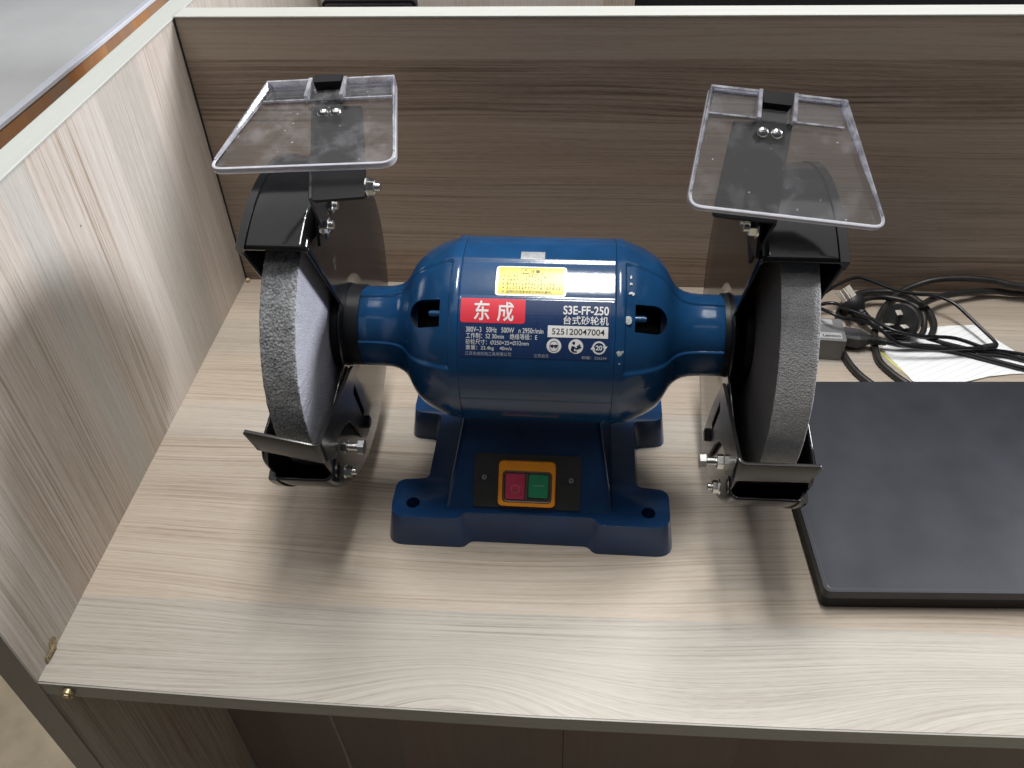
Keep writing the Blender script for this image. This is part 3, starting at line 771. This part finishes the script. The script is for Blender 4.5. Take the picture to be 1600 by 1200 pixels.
# person reading
disc(ik, 29.6, 30.8, 1.15, 79.42)
quadline(ik, 29.2, 28.9, 28.6, 26.2, 2.4, 79.42); quadline(ik, 29.3, 28.9, 32.0, 27.2, 0.9, 79.43); quadline(ik, 28.6, 26.0, 32.2, 25.8, 1.1, 79.43)
quadline(ik, 32.0, 27.6, 35.4, 28.7, 1.5, 79.42); quadline(ik, 32.3, 28.6, 34.6, 29.9, 1.2, 79.42)
ik.obj('pictogram', plain('navy_print', (0.01, 0.02, 0.06), 0.4), mh)

# ---- grinding wheels
def make_wheel(s, mt, ms, rough):
    rnd = random.Random(3 + s); n_ = 220
    prof = [(-13.6, 24), (-13.6, 60), (-13.6, 100), (-13.6, 124.0), (-12.9, 124.9), (-8, 125), (-3, 125), (3, 125), (8, 125), (12.9, 124.9), (13.6, 124.0), (13.6, 100), (13.6, 60), (13.6, 24)]
    mb = MB(); rings = []
    for j in range(n_):
        t = 360 * j / n_
        rg = []
        for x, r in prof:
            if r > 120: r += rnd.uniform(-rough, rough); x += rnd.uniform(-rough, rough) * (0.9 if abs(x) > 12 else 0)
            rg.append(P3(s * 188.2 + x, t, r))
        rings.append(rg)
    v = [p for rg in rings for p in rg]; m_ = len(prof)
    for part, mi, sm in ((range(0, 3), 1, False), (range(3, 10), 0, True), (range(10, 13), 1, False)):
        f = [(j * m_ + i, j * m_ + i + 1, ((j + 1) % n_) * m_ + i + 1, ((j + 1) % n_) * m_ + i) for j in range(n_) for i in part]
        k_ = len(mb.v)
        if k_ == 0: mb.v = list(v)
        mb.f += [list(q) for q in f]; mb.mi += [mi] * len(f); mb.sm += [sm] * len(f)
    o = mb.obj('grinding_wheel', [mt, ms], gr)
    wf = MB()
    wf.cyl((s * 188.2 - 20, 0, H), (1, 0, 0), 40, 40, 40).cyl((s * 188.2 - 34, 0, H), (1, 0, 0), 14, 70, 24)
    wf.obj('wheel_flange', m_flange, o)
    return o
wl = make_wheel(-1, m_coarse, m_coarse_side, 0.28); wl['label'] = 'coarse dark grey grinding wheel with speckled rim'
wr = make_wheel(1, m_fineab, m_fineab_side, 0.14); wr['label'] = 'fine mid grey grinding wheel with smooth rim'

# ---- bolts
def hexbolt(parent, p, ax, r=6.2, head=4.5, shaft=0.0, washer=True, nut_at=None, rot=0.2):
    p = Vector(p); ax = Vector(ax).normalized()
    mb = MB()
    if washer: mb.cyl(p, ax, r * 1.18, 1.1, 24)
    b = p + ax * (1.1 if washer else 0)
    mb.cyl(b, ax, r, head, 6, smooth=False, rot=rot).cyl(b + ax * head, ax, r * 0.86, 0.5, 18, r2=r * 0.7)
    if shaft:
        k_ = int(shaft / 0.9)
        q = b + ax * head
        u = ax.orthogonal().normalized(); w = ax.cross(u)
        rings = []
        for i in range(k_ * 2 + 1):
            rr = r * (0.56 if i % 2 else 0.48); z = shaft * i / (k_ * 2)
            rings.append([q + ax * z + (u * cos(2 * pi * j / 14) + w * sin(2 * pi * j / 14)) * rr for j in range(14)])
        mb.loft(rings)
    return mb.obj('bolt', m_zinc, parent, bevel=0.35, seg=2, angle=50)

# ---- wheel guards
A0, A1, A2 = 59.0, 333.5, 348.5
def make_guard(s, xi, xo):
    mb = MB()
    bend = lambda x0, x1: [(x0 + (x1 - x0) * (1 - cos(rad(a))), 136 + 6 * sin(rad(a))) for a in (0, 20, 40, 60, 80, 90)]
    arc_in = bend(xi, xi + 6 * 1.0)
    arc_out = list(reversed(bend(xo, xo - 6)))
    sec = [(xi, 24), (xi, 46), (xi, 70), (xi, 100)] + arc_in + [(xi + 20, 142), (xo - 20, 142)] + arc_out + [(xo, 100), (xo, 70), (xo, 46), (xo, 24)]
    n_ = int((A1 - A0) / 2)
    rings = [[P3(s * x, A0 + (A1 - A0) * j / n_, r) for x, r in sec] for j in range(n_ + 1)]
    mb.loft(rings, close=False, cap=False)
    # side plates go a little lower than the band at the front; corner rounded
    for xx in (xi, xo):
        rr = [24, 46, 70, 100, 136]
        rings = []
        for j in range(7):
            th = A1 + (A2 - A1) * j / 6
            top_r = 136 - 10 * max(0, (j - 3) / 3) ** 2
            rings.append([P3(s * xx, th, r if r < 136 else top_r) for r in rr])
        mb.loft(rings, close=False, cap=False)
    rings = [[P3(s * xi, A2 + (A0 + 360 - A2) * j / 30, r) for r in (24, 46)] for j in range(31)]
    mb.loft(rings, close=False, cap=False)
    rings = [[P3(s * xo, A2 + (A0 + 360 - A2) * j / 30, r) for r in (24, 46)] for j in range(31)]
    mb.loft(rings, close=False, cap=False)
    o = mb.obj('wheel_guard', m_black, gr, weld=True, solid=2.0, auto=60)
    # seam flange of the outer cover
    fl_ = MB()
    n_ = 120
    fl_.loft([[P3(s * x, A0 + (A1 - A0) * j / n_, r) for x, r in ((xo - 4.5, 142.2), (xo - 4.5, 144.2), (xo + 1.5, 144.2), (xo + 2.4, 142.6), (xo + 2.4, 130), (xo + 1.2, 130))] for j in range(n_ + 1)], cap=True)
    fl_.obj('cover_lip', m_black, o, auto=40)
    return o
gl = make_guard(-1, 165, 214.5)
grd = make_guard(1, 157.5, 214.5)
for s, xi in ((-1, 165), (1, 157.5)):
    MB().cyl((s * 152.2, 0, H), (s, 0, 0), 35.4, abs(xi - 152.2) - 0.8, 48).obj('guard_flange', m_flange, gr)
# outer cover screws, just visible beyond the hoods
for s, g_ in ((-1, gl), (1, grd)):
    hexbolt(g_, P3(s * 217.2, 78, 128), (s, 0, 0), 5.5, 4)
    hexbolt(g_, P3(s * 217.2, 152, 128), (s, 0, 0), 5.5, 4)

# ---- tool rests
def make_rest(s, X, outline, holes, flange, thick=3.0):
    mb = MB()
    polys = [[Vector((y, z, 0)) for y, z in outline]] + [[Vector((y, z, 0)) for y, z in h] for h in holes]
    flat = [p for pl in polys for p in pl]
    tri = tessellate_polygon(polys)
    mb.add([(s * X, p.x, p.y) for p in flat], tri)
    # bend and flange
    (t0, t1), (b0, b1) = flange      # top: bend end, free end; bottom: bend end, free end
    t0, t1, b0, b1 = map(Vector, (t0, t1, b0, b1))
    ot, ob = Vector((s * X, outline[-1][0], outline[-1][1])), Vector((s * X, outline[-2][0], outline[-2][1]))
    def bez(a, b, c, t): return a * (1 - t) ** 2 + b * 2 * t * (1 - t) + c * t * t
    rings = []
    for i in range(6):
        t = i / 5
        ct = Vector((s * X, t0.y, (ot.z + t0.z) / 2)); cb = Vector((s * X, b0.y, (ob.z + b0.z) / 2))
        rings.append([bez(ot, ct, t0, t), bez(ob, cb, b0, t)])
    rings.append([t1, b1 + (b0 - b1).normalized() * 4])
    mb.loft(rings, close=False, cap=False)
    # rounded free corner
    k_ = [t1, t1 + (t1 - t0).normalized() * 2.0 + (b1 - t1) * 0.12, b1 + (t1 - b1) * 0.25 + (t1 - t0).normalized() * 0.2, b1, b1 + (b0 - b1).normalized() * 4]
    mb.add(k_, [(0, 1, 2, 3, 4)])
    o = mb.obj('tool_rest', m_rest, gr, weld=True, solid=thick, bevel=0.5, seg=2, angle=50)
    return o
L_out = [(-36, 160), (-30, 158), (-15, 124), (-12, 87), (-22, 71), (-33, 72), (-46, 88), (-57, 112), (-66, 126), (-76, 133), (-90, 141), (-105, 143), (-118, 136), (-133, 145), (-137, 171)]
L_out = [(-40, 163), (-33, 161), (-20, 126), (-14, 88), (-22, 72), (-34, 74), (-47, 90), (-58, 112), (-67, 127), (-78, 134), (-92, 139), (-104, 138), (-114, 131), (-131, 146), (-136, 172), ]
slotL = [(-39, 145), (-46, 141), (-33, 100), (-26, 101)]
restL = make_rest(-1, 162.0, L_out, [slotL], (((-167, -141.5, 174.5), (-217.2, -140, 184.4)), ((-165.5, -136.5, 150), (-213.5, -135.5, 160.5))))
R_out = [(-50, 166), (-43, 164), (-20, 118), (-6, 76), (-8, 55), (-24, 52), (-42, 78), (-58, 108), (-70, 124), (-84, 133), (-97, 136), (-112, 128), (-129, 144), (-137, 174)]
slotR = [(-48, 148), (-54, 143), (-40, 106), (-33, 108)]
restR = make_rest(1, 154.5, R_out, [slotR], (((159.5, -141, 172.1), (213.1, -140, 171.5)), ((158, -136.5, 149.5), (209.5, -136, 150))))
for s, X, rs in ((-1, 162, restL), (1, 154.5, restR)):
    hexbolt(rs, (s * (X - 1.2), -97, 127), (-s, 0, 0), 6.4, 5.2, shaft=9.0, washer=False)
    mb = MB().cyl((s * (X - 15.4), -97, 127), (-s, 0, 0), 6.6, 5.0, 6, smooth=False, rot=0.5)
    mb.obj('nut', m_zinc, rs, bevel=0.4, seg=2, angle=50)
    hexbolt(rs, (s * (X - 1.2), -101, 101), (-s, 0, 0), 5.6, 4.6, shaft=4.0)
    hexbolt(rs, (s * (X + 1.0), -27, 88), (-s, 0, 0), 6.2, 4.8, washer=True).data.materials[0] = m_bracket

# ---- eye shields on their brackets
def make_shield(s, M, u, v, nrm, outline, radii, top_l, top_r, notch, rim_l, rim_r, strip, screws, clip, strip_drop):
    M, u, v, nrm = map(Vector, (M, u, v, nrm))
    fn = lambda a, b, h: M + u * a + v * b + nrm * h
    mb = MB()
    poly = round_poly(outline, radii, 8)
    mb.prism(poly, fn, -1.2, 2.6, 0, 1)
    # bead along the border
    n_ = len(poly); ins_ = []
    for i in range(n_):
        p, a_, b_ = Vector(poly[i]), Vector(poly[i - 1]), Vector(poly[(i + 1) % n_])
        t_ = ((b_ - p).normalized() + (p - a_).normalized()).normalized()
        ins_.append(p + Vector((-t_.y, t_.x)) * 2.3)
    prof_ = ((0.0, 0.3), (0.0, 2.7), (0.12, 3.1), (0.85, 3.1), (1.0, 2.7))
    mb.loft([[fn(*(Vector(p).lerp(q, f_)), h_) for p, q in zip(poly, ins_)] for f_, h_ in prof_], 1, True, cap=False)
    # upper lip: thicker ledge with a notch for the bracket tab
    (al, bl_), (ar, br_) = top_l, top_r
    wtop = lambda a: bl_ + (br_ - bl_) * (a - al) / (ar - al)
    for a0, a1 in ((al, notch[0]), (notch[1], ar)):
        q = [fn(a, wtop(a) + db, h) for a in (a0, a1) for db in (-17.5, 0) for h in (2.7, 4.4)]
        mb.add(q, [(0, 1, 3, 2), (4, 6, 7, 5), (0, 2, 6, 4), (1, 5, 7, 3)], 0); mb.add(q, [(0, 4, 5, 1), (2, 3, 7, 6)], 2)
        for db0, db1, hh in ((-1.5, 0, 8.5), (-18.0, -17.0, 5.0)):
            q = [fn(a, wtop(a) + db, h) for a in (a0, a1) for db in (db0, db1) for h in (2.6, hh)]
            mb.add(q, [(0, 1, 3, 2), (4, 6, 7, 5), (0, 4, 5, 1), (2, 3, 7, 6), (0, 2, 6, 4), (1, 5, 7, 3)], 2)
    for a in notch:
        q = [fn(aa, wtop(a) + db, h) for aa in (a - 1.2, a + 1.2) for db in (-19, 0.5) for h in (2.6, 9)]
        mb.add(q, [(0, 1, 3, 2), (4, 6, 7, 5), (0, 4, 5, 1), (2, 3, 7, 6), (0, 2, 6, 4), (1, 5, 7, 3)], 2)
    q = [fn(aa, wtop(aa) + db, h) for aa in notch for db in (-18.5, -8) for h in (2.6, 4.6)]
    mb.add(q, [(0, 1, 3, 2), (4, 6, 7, 5), (0, 4, 5, 1), (2, 3, 7, 6), (0, 2, 6, 4), (1, 5, 7, 3)], 0)
    # side rims, tapering towards the bottom corners
    for (p0, p1, inn) in (rim_l, rim_r):
        p0, p1 = Vector(p0), Vector(p1); k_ = 12; rings = []
        for i in range(k_ + 1):
            p = p0.lerp(p1, i / k_); hh = 8.5 - 6.4 * i / k_; w = (3.6 - 2.0 * i / k_) * inn
            rings.append([fn(p.x, p.y, 2.5), fn(p.x, p.y, 2.5 + hh * 0.7), fn(p.x + 1.1 * inn, p.y, 2.5 + hh * 0.7), fn(p.x + w * 0.8, p.y, 2.5 + hh * 0.35), fn(p.x + w, p.y, 2.5)])
        mb.loft(rings, 2, False)
    sh = mb.obj('eye_shield', [m_clear, m_edge, m_rim], gr)
    md = sh.modifiers.new('bevel', 'BEVEL'); md.width = 0.7 * MM; md.segments = 2; md.limit_method = 'ANGLE'; md.angle_limit = rad(50); md.material = -1
    for a, b in screws:
        sc_ = MB(); c0 = fn(a, b, 2.6); w_ = nrm.normalized(); uu = w_.orthogonal().normalized(); vv = w_.cross(uu)
        rg = [[c0 + w_ * (3.0 * sin(rad(t))) + (uu * cos(2 * pi * j / 20) + vv * sin(2 * pi * j / 20)) * 4.1 * cos(rad(t)) for j in range(20)] for t in (0, 20, 40, 60, 78)]
        sc_.loft(rg)
        sc_.frame_box(fn(a, b, 5.6), u, v, nrm, -1.8, 1.8, -0.3, 0.3, -0.25, 0.08, 1).frame_box(fn(a, b, 5.6), u, v, nrm, -0.3, 0.3, -1.8, 1.8, -0.25, 0.08, 1)
        sc_.obj('screw', [m_zinc, m_dark], sh)
    # bracket strip under the shield, with its tab over the top edge
    br = MB()
    poly = round_poly(strip, [2, 2, 4, 4][:len(strip)], 4)
    br.prism(poly, lambda a, b, h: fn(a, b, h - strip_drop * max(0, (62 - b) / 62)), -3.4, -1.2)
    (c0a, c1a), (c0b, c1b) = clip
    tabp = [(c0a + 1, c0b - 22), (c1a - 1, c0b - 22), (c1a, c1b), (c0a, c1b)]
    br.prism(tabp, fn, -3.3, -1.1)
    br.prism(rounded(c0a, c1a, c0b, c1b, 1.2, 3), fn, -1.0, 8.8)
    b = br.obj('shield_bracket', m_bracket, gr, bevel=0.6, seg=2, angle=50)
    return sh, b, fn
shL, brL, fL = make_shield(-1, (-146.8, -90, 376.4), (0.9985, 0, 0.0543), (-0.014, 0.966, 0.2581), (-0.0525, -0.2585, 0.9646),
    [(-65.5, -1.5), (61, -1.5), (49.9, 80.5), (-41, 80.5)], [11, 12, 1.5, 1.5], (-40.8, 80.8), (49.8, 80.8), (-9.2, 15.5),
    ((-40.8, 80), (-62.0, 8), 1), ((50.0, 80), (58.6, 10), -1),
    [(-8.7, 64), (27.8, 62), (41.5, -18), (4.8, -20)], ((3.2, 51.8), (11.9, 51.8)), ((-6.9, 13.1), (76.5, 84.2)), 6)
shR, brR, fR = make_shield(1, (163, -90, 347.6), (0.9942, 0, -0.1075), (0.0689, 0.7679, 0.6369), (0.0825, -0.6406, 0.7634),
    [(-65.5, -2), (65, -2), (32, 79.8), (-57, 79.8)], [11, 11, 1.5, 1.5], (-56.8, 80), (31.8, 80), (-24.5, -1.5),
    ((-56.8, 79.5), (-63.6, 9), 1), ((31.8, 79.5), (60.6, 7), -1),
    [(-38.5, 62), (0.3, 64), (-4.6, -3), (-46.5, -3)], ((-20.0, 54.2), (-10.9, 54.2)), ((-22.6, -3.2), (71.5, 79.9)), 4)
# legs of the brackets: folded down the motor side of each guard, slotted and bolted
def leg(parent, X, a, b, c, d):
    mb = MB()
    mb.add([a, b, c, d], [(0, 1, 2, 3)])
    mb.obj('bracket_leg', m_bracket, parent, solid=2.4, bevel=0.4, seg=1)
x0 = -158.5
leg(brL, x0, fL(4.8, -19.5, -8), fL(-2, 22, -6), (x0, 2, 322), (x0, -48, 303))
MB().add([(x0 + 0.2, -62, 300), (x0 + 0.2, -26, 292), (x0 + 0.2, -18, 330), (x0 + 0.2, -45, 345)], [(0, 1, 2, 3)]).obj('bracket_leg', m_bracket, brL, solid=2.4)
MB().box(x0 + 1.7, x0 + 2.0, -46, -40, 296, 340).obj('slot', m_dark, brL)
hexbolt(brL, (x0 + 1.6, -52, 312), (1, 0, 0), 6.2, 4.6, shaft=3.5)
hexbolt(brL, (x0 + 1.6, -34, 318), (1, 0, 0), 6.0, 4.6, shaft=3.0)
hexbolt(brL, fL(40.2, -9, -9), (1, -0.05, 0), 5.6, 4.4, shaft=3.5)
x0 = 151.5
leg(brR, x0, fR(-4.6, -3, -8), fR(-2, 28, -6), (x0, -20, 318), (x0, -66, 296))
MB().add([(x0 - 0.2, -84, 312), (x0 - 0.2, -40, 306), (x0 - 0.2, -40, 345), (x0 - 0.2, -70, 345)], [(0, 1, 2, 3)]).obj('bracket_leg', m_bracket, brR, solid=2.4)
hexbolt(brR, (x0 - 1.6, -74, 330), (-1, 0, 0), 6.2, 4.6, shaft=3.5)
hexbolt(brR, (x0 - 1.6, -58, 326), (-1, 0, 0), 6.0, 4.6, shaft=3.0)

# ------------------------------------------------------------------ laptop
c0 = Vector((646, -470.5, 0))
lap = empty('laptop', (0, 0, 0), 0, 'closed flat black laptop lying on the desk beside the grinder', 'laptop')
lap.location = c0 * MM; lap.rotation_euler = (0, 0, rad(2.2))
MB().prism(rounded(1.5, 400, 1.5, 266, 5), lambda a, b, h: (a, b, h), 1.5, 13.2).obj('laptop_body', m_laptop_side, lap, bevel=1.2, seg=2)
MB().prism(rounded(3.2, 398, 3.2, 264, 5), lambda a, b, h: (a, b, h), 13.3, 15.4).obj('hinge_gap', m_dark, lap)
lid = MB().prism(rounded(0, 401, 0, 267, 5.5), lambda a, b, h: (a, b, h), 15.5, 25.0).obj('lid', m_laptop, lap, bevel=1.6, seg=3)
MB().loft([[(a, b, 24.2) for a, b in rounded(2.2, 398.8, 2.2, 264.8, 5)], [(a, b, 25.12) for a, b in rounded(3.0, 398.0, 3.0, 264.0, 5)], [(a, b, 24.6) for a, b in rounded(3.9, 397.1, 3.9, 263.1, 4.6)]], cap=False).obj('lid_trim', m_lapline, lid)
for px in (20, 380):
    for py in (20, 245):
        MB().cyl((px, py, 0), (0, 0, 1), 7, 2.4, 16).obj('rubber_foot', m_rubber, lap)

# ------------------------------------------------------------------ power adapter
ad = empty('power_adapter', (716, -133, 0), rad(-4.0), 'dark grey laptop power brick half hidden behind the right grinding wheel', 'power adapter')
MB().prism(rounded(-85, 23.5, 0, 42, 3), lambda a, b, h: (a, b, h), 0, 28).obj('brick', m_adapter, ad, bevel=2, seg=3)
MB().prism(rounded(-60, 19, 4, 15, 1), lambda a, b, h: (a, b, h), 27.9, 28.25).obj('adapter_label', m_adlabel, ad)
MB().prism(rounded(-40, 12, 30, 40, 1), lambda a, b, h: (a, b, h), 27.9, 28.25).obj('adapter_label', m_adlabel, ad)
lm = MB(); put_text(lm, 'Lenovo', -2, 17.5, 6.5, 12.0, lambda x, y: (x, y, 28.35), 0.02); lm.obj('lettering', m_blackprint, ad)

# ------------------------------------------------------------------ cables and plugs
def blade_plug(parent, face, axis, roll, R, body_len, m=m_rubber):
    """round three-pin plug: face centre, axis pointing out of the face"""
    face = Vector(face); w = Vector(axis).normalized(); u = w.orthogonal().normalized(); v = w.cross(u)
    u, v = u * cos(roll) + v * sin(roll), v * cos(roll) - u * sin(roll)
    mb = MB(); k_ = 32
    def ring_(r, d): return [face - w * d + (u * cos(2 * pi * i / k_) + v * sin(2 * pi * i / k_)) * r for i in range(k_)]
    mb.loft([ring_(R * 0.93, 0), ring_(R, 1.5), ring_(R, 9), ring_(R * 0.86, 13), ring_(R * 0.5, body_len * 0.62), ring_(R * 0.32, body_len)])
    b = mb.obj('plug_body', m, parent, auto=40)
    for q in range(3):
        a = q * 2 * pi / 3 + pi / 2
        p = face + (u * cos(a) + v * sin(a)) * R * 0.48
        d = (u * cos(a + (0.6 if q == 1 else -0.6 if q == 2 else 0)) + v * sin(a + (0.6 if q == 1 else -0.6 if q == 2 else 0))).normalized(); t = w.cross(d)
        MB().frame_box(p, d, t, w, -3.2, 3.2, -0.8, 0.8, -1, 15).obj('pin', m_brass, parent, bevel=0.3, seg=1)
    return b
pc = empty('mains_lead', (842, -54, 0), 0, 'thick black power cord ending in a round plug with three flat pins', 'power lead')
pc.location = (0, 0, 0)
C2 = [(1080, 4, 8), (987, -5, 8), (952, -4, 10), (915, -12, 13), (884, -24, 16), (862, -38, 19), (846, -52, 21)]
MB().tube(C2, 3.9, 12).obj('cable', m_cable_grey, pc)
blade_plug(pc, (812, -86, 22), (-0.62, -0.62, 0.42), 0.5, 21, 46)
C1 = [(1080, -16, 18), (980, -11, 22), (947, -4, 25), (915, 0, 26), (882, 1, 23), (858, -1, 16), (841, -7, 11), (827, -17, 7), (811, -37, 5), (799, -59, 4.2), (786, -91, 4.2), (781, -115, 4.2), (780, -139, 4.2), (788, -159, 4.2), (799, -176, 4.2), (813, -192, 4.2), (840, -202, 4.2)]
loop = empty('extension_cable', (0, 0, 0), 0, 'thick dusty black cable looping from the back partition down behind the laptop', 'cable')
MB().tube(C1, 4.0, 12).obj('cable', m_cable_grey, loop)
MB().tube([(748, -75, 4.2), (752, -55, 4.2), (763, -31, 4.2), (778, -13, 4.2), (798, -4, 5), (823, -3, 6), (842, -11, 8.5), (856, -31, 8), (862, -51, 6), (860, -72, 4.4), (848, -96, 4.2)], 4.0, 12).obj('cable', m_cable_grey, loop)
MB().tube([(760, -70, 12), (768, -48, 12), (786, -30, 12), (812, -24, 12), (836, -34, 13), (850, -52, 11), (848, -74, 5), (838, -92, 4.2)], 3.4, 12).obj('cable', m_cable_grey, loop)
MB().tube([(730, -80, 4.2), (741, -97, 4.2), (742, -125, 4.2), (746, -148, 4.2), (754, -168, 4.2), (768, -186, 4.2), (796, -200, 4.2)], 4.0, 12).obj('cable', m_cable_grey, loop)

ac = empty('adapter_lead', (0, 0, 0), 0, 'thin glossy black lead plugged into the grey power brick, its plug tipped upward', 'power lead')
MB().tube([(785, -112, 12), (798, -114, 11), (811, -115, 9), (851, -114, 7), (880, -122, 5.5), (908, -134, 4.5), (935, -146, 4.5), (975, -163, 4.5), (1060, -200, 4.5)], 3.0, 10).obj('cable', m_cable, ac)
con = MB(); w = Vector((1, -0.16, -0.03)).normalized(); u = Vector((0.16, 1, 0)).normalized(); v = w.cross(u)
o = Vector((741, -106, 14))
con.loft([[o + w * d + u * (a * hw) + v * (b * hh) for a, b in ((-1, -.7), (-.7, -1), (.7, -1), (1, -.7), (1, .7), (.7, 1), (-.7, 1), (-1, .7))] for d, hw, hh in ((0, 11, 8), (20, 11, 8), (24, 9, 7), (30, 6.5, 6))], smooth=False)
con.obj('connector', m_connector, ac, bevel=0.8, seg=2)
sr = MB()
for i in range(5): sr.cyl(o + w * (30 + i * 4.2), w, 6.2 - i * 0.5, 2.6, 14)
sr.cyl(o + w * 29, w, 4.3, 22, 12)
sr.obj('strain_relief', m_rubber, ac)
# the moulded three-pin plug lying on its side
blade_plug(ac, (764, -44, 22), (-0.55, 0.62, 0.55), 1.2, 14.5, 34)
sr = MB(); w = Vector((24, -42, -10)).normalized(); o = Vector((775, -62, 16))
for i in range(6): sr.cyl(o + w * (i * 4.0), w, 5.6 - i * 0.35, 2.5, 14)
sr.cyl(o - w * 3, w, 3.6, 30, 12)
sr.obj('strain_relief', m_rubber, ac)
MB().tube([(788, -86, 11), (796, -92, 11), (812, -96, 13), (837, -102, 12), (858, -112, 11), (888, -121, 9), (920, -123, 6), (941, -130, 4), (980, -150, 4), (1060, -190, 4)], 2.7, 10).obj('cable', m_cable, ac)
MB().tube([(700, -58, 12), (742, -44, 16), (760, -62, 19), (778, -78, 21), (800, -104, 22), (830, -110, 19), (870, -106, 14), (905, -118, 9), (945, -122, 5), (1060, -150, 4)], 2.2, 10).obj('cable', m_cable, ac)
tc = empty('charger_lead', (0, 0, 0), 0, 'thin black charger lead arching over the plugs and bent back sharply above the white paper', 'cable')
MB().tube([(690, -70, 20), (726, -49, 30), (749, -32, 34), (772, -20, 37), (789, -21, 35), (818, -34, 30), (840, -38, 28), (867, -40, 26), (884, -52, 24), (896, -74, 20), (907, -96, 16), (913, -110, 14), (913, -117, 13.5), (906, -121, 13), (878, -123, 13), (845, -127, 14), (821, -128, 16), (798, -127, 22), (779, -116, 32), (763, -111, 38), (737, -112, 44), (722, -104, 46), (706, -80, 40)], 2.1, 10, step=8).obj('cable', m_cable, tc)
MB().cyl((895, -121.5, 13.3), (1, 0.28, 0), 3.4, 15, 14).obj('cable_tie', m_rubber, tc)

# ------------------------------------------------------------------ papers
pp = [(854, -71), (880, -66), (910, -63), (928, -93), (948, -124), (965, -140), (938, -151), (925, -152), (915, -154), (895, -158), (867, -168), (846, -174), (827, -178), (818, -175), (809, -169), (799, -140), (788, -111), (808, -98), (831, -88)]
rndp = random.Random(2)
po = MB().prism(pp, lambda a, b, h: (a, b, h + 0.25 + 1.5 * max(0, sin((a - 790) / 50)) * 0.6), 0.5, 0.8).obj('paper_sheet', m_paper)
tag(po, 'torn white ruled paper sheet under the black cables', 'paper')
yp = MB().prism([(783, -113), (792, -108), (834, -180), (818, -184)], lambda a, b, h: (a, b, h), 0.1, 0.45).obj('yellow_paper', m_ypaper)
tag(yp, 'narrow yellow paper edge peeking out under the white sheet', 'paper')

# ------------------------------------------------------------------ things beyond the partitions
tb_ = empty('neighbouring_table', (-610, 700, -735), 0, 'grey-topped table with white edge and orange-brown side beyond the side partition', 'table')
def tpart(mb, name, mat, **kw):
    o_ = mb.obj(name, mat, tb_, **kw); o_.location = (0.610, -0.700, 0.735); return o_
tpart(MB().box(-2200, -621, -1200, 1290, -8, 0), 'tabletop', m_tabletop)
tpart(MB().box(-620.5, -603, -1200, 1292, -8, 1.2), 'table_edge', m_tableedge, bevel=1.5, seg=2)
tpart(MB().box(-660, -605, -1190, 1270, -732, -8.3), 'table_side', m_tableside)
fp = MB().box(-2, 520, 560, 585, -735, 420).obj('far_partition', m_far)
tag(fp, 'whitish wood partition seen over the back partition edge', 'partition')
mon = empty('monitor', (180, 250, 0), 0, 'black rounded-corner screen just showing above the back partition', 'monitor')
mon.location = (0, 0, 0)
MB().prism(rounded(88, 214, 120, 279, 6), lambda a, b, h: (a, 250 + h, b), 0, 14).obj('screen_frame', m_laptop_side, mon, bevel=1, seg=2)
MB().prism(rounded(91, 210, 123, 275, 5), lambda a, b, h: (a, 248.8 + h, b), 0, 1.0).obj('screen_bezel_line', m_lapline, mon)
MB().prism(rounded(93, 208, 125, 273.5, 4), lambda a, b, h: (a, 248.2 + h, b), 0, 1.2).obj('screen', m_dark, mon)
MB().box(130, 170, 262, 290, -2, 140).obj('stand', m_laptop_side, mon)
MB().box(90, 214, 235, 320, -6, -2).obj('stand_foot', m_laptop_side, mon)
bpn = MB().box(225, 2300, 640, 665, -735, 700).obj('dark_backdrop', m_backdrop)  # black sheet added so the view over the partition stays dark
tag(bpn, 'black backdrop sheet added far behind the back partition', 'partition')
bp2 = MB().box(-560, -40, 1330, 1355, -735, 500).obj('dark_gap_fill', m_backdrop)  # darkness of the gap put in as a black sheet
tag(bp2, 'black sheet put into the dark gap between the grey table and the side partition', 'backdrop')

# ------------------------------------------------------------------ hanging wire under the desk
hw = MB().tube([(232, -560, -17.6), (232, -561, -60), (233, -558, -150), (229, -556, -300), (235, -552, -600), (240, -550, -733)], 1.7, 8).obj('hanging_wire', plain('white_wire', (0.15, 0.13, 0.12), 0.5))
tag(hw, 'thin white wire hanging below the desk front edge', 'wire')
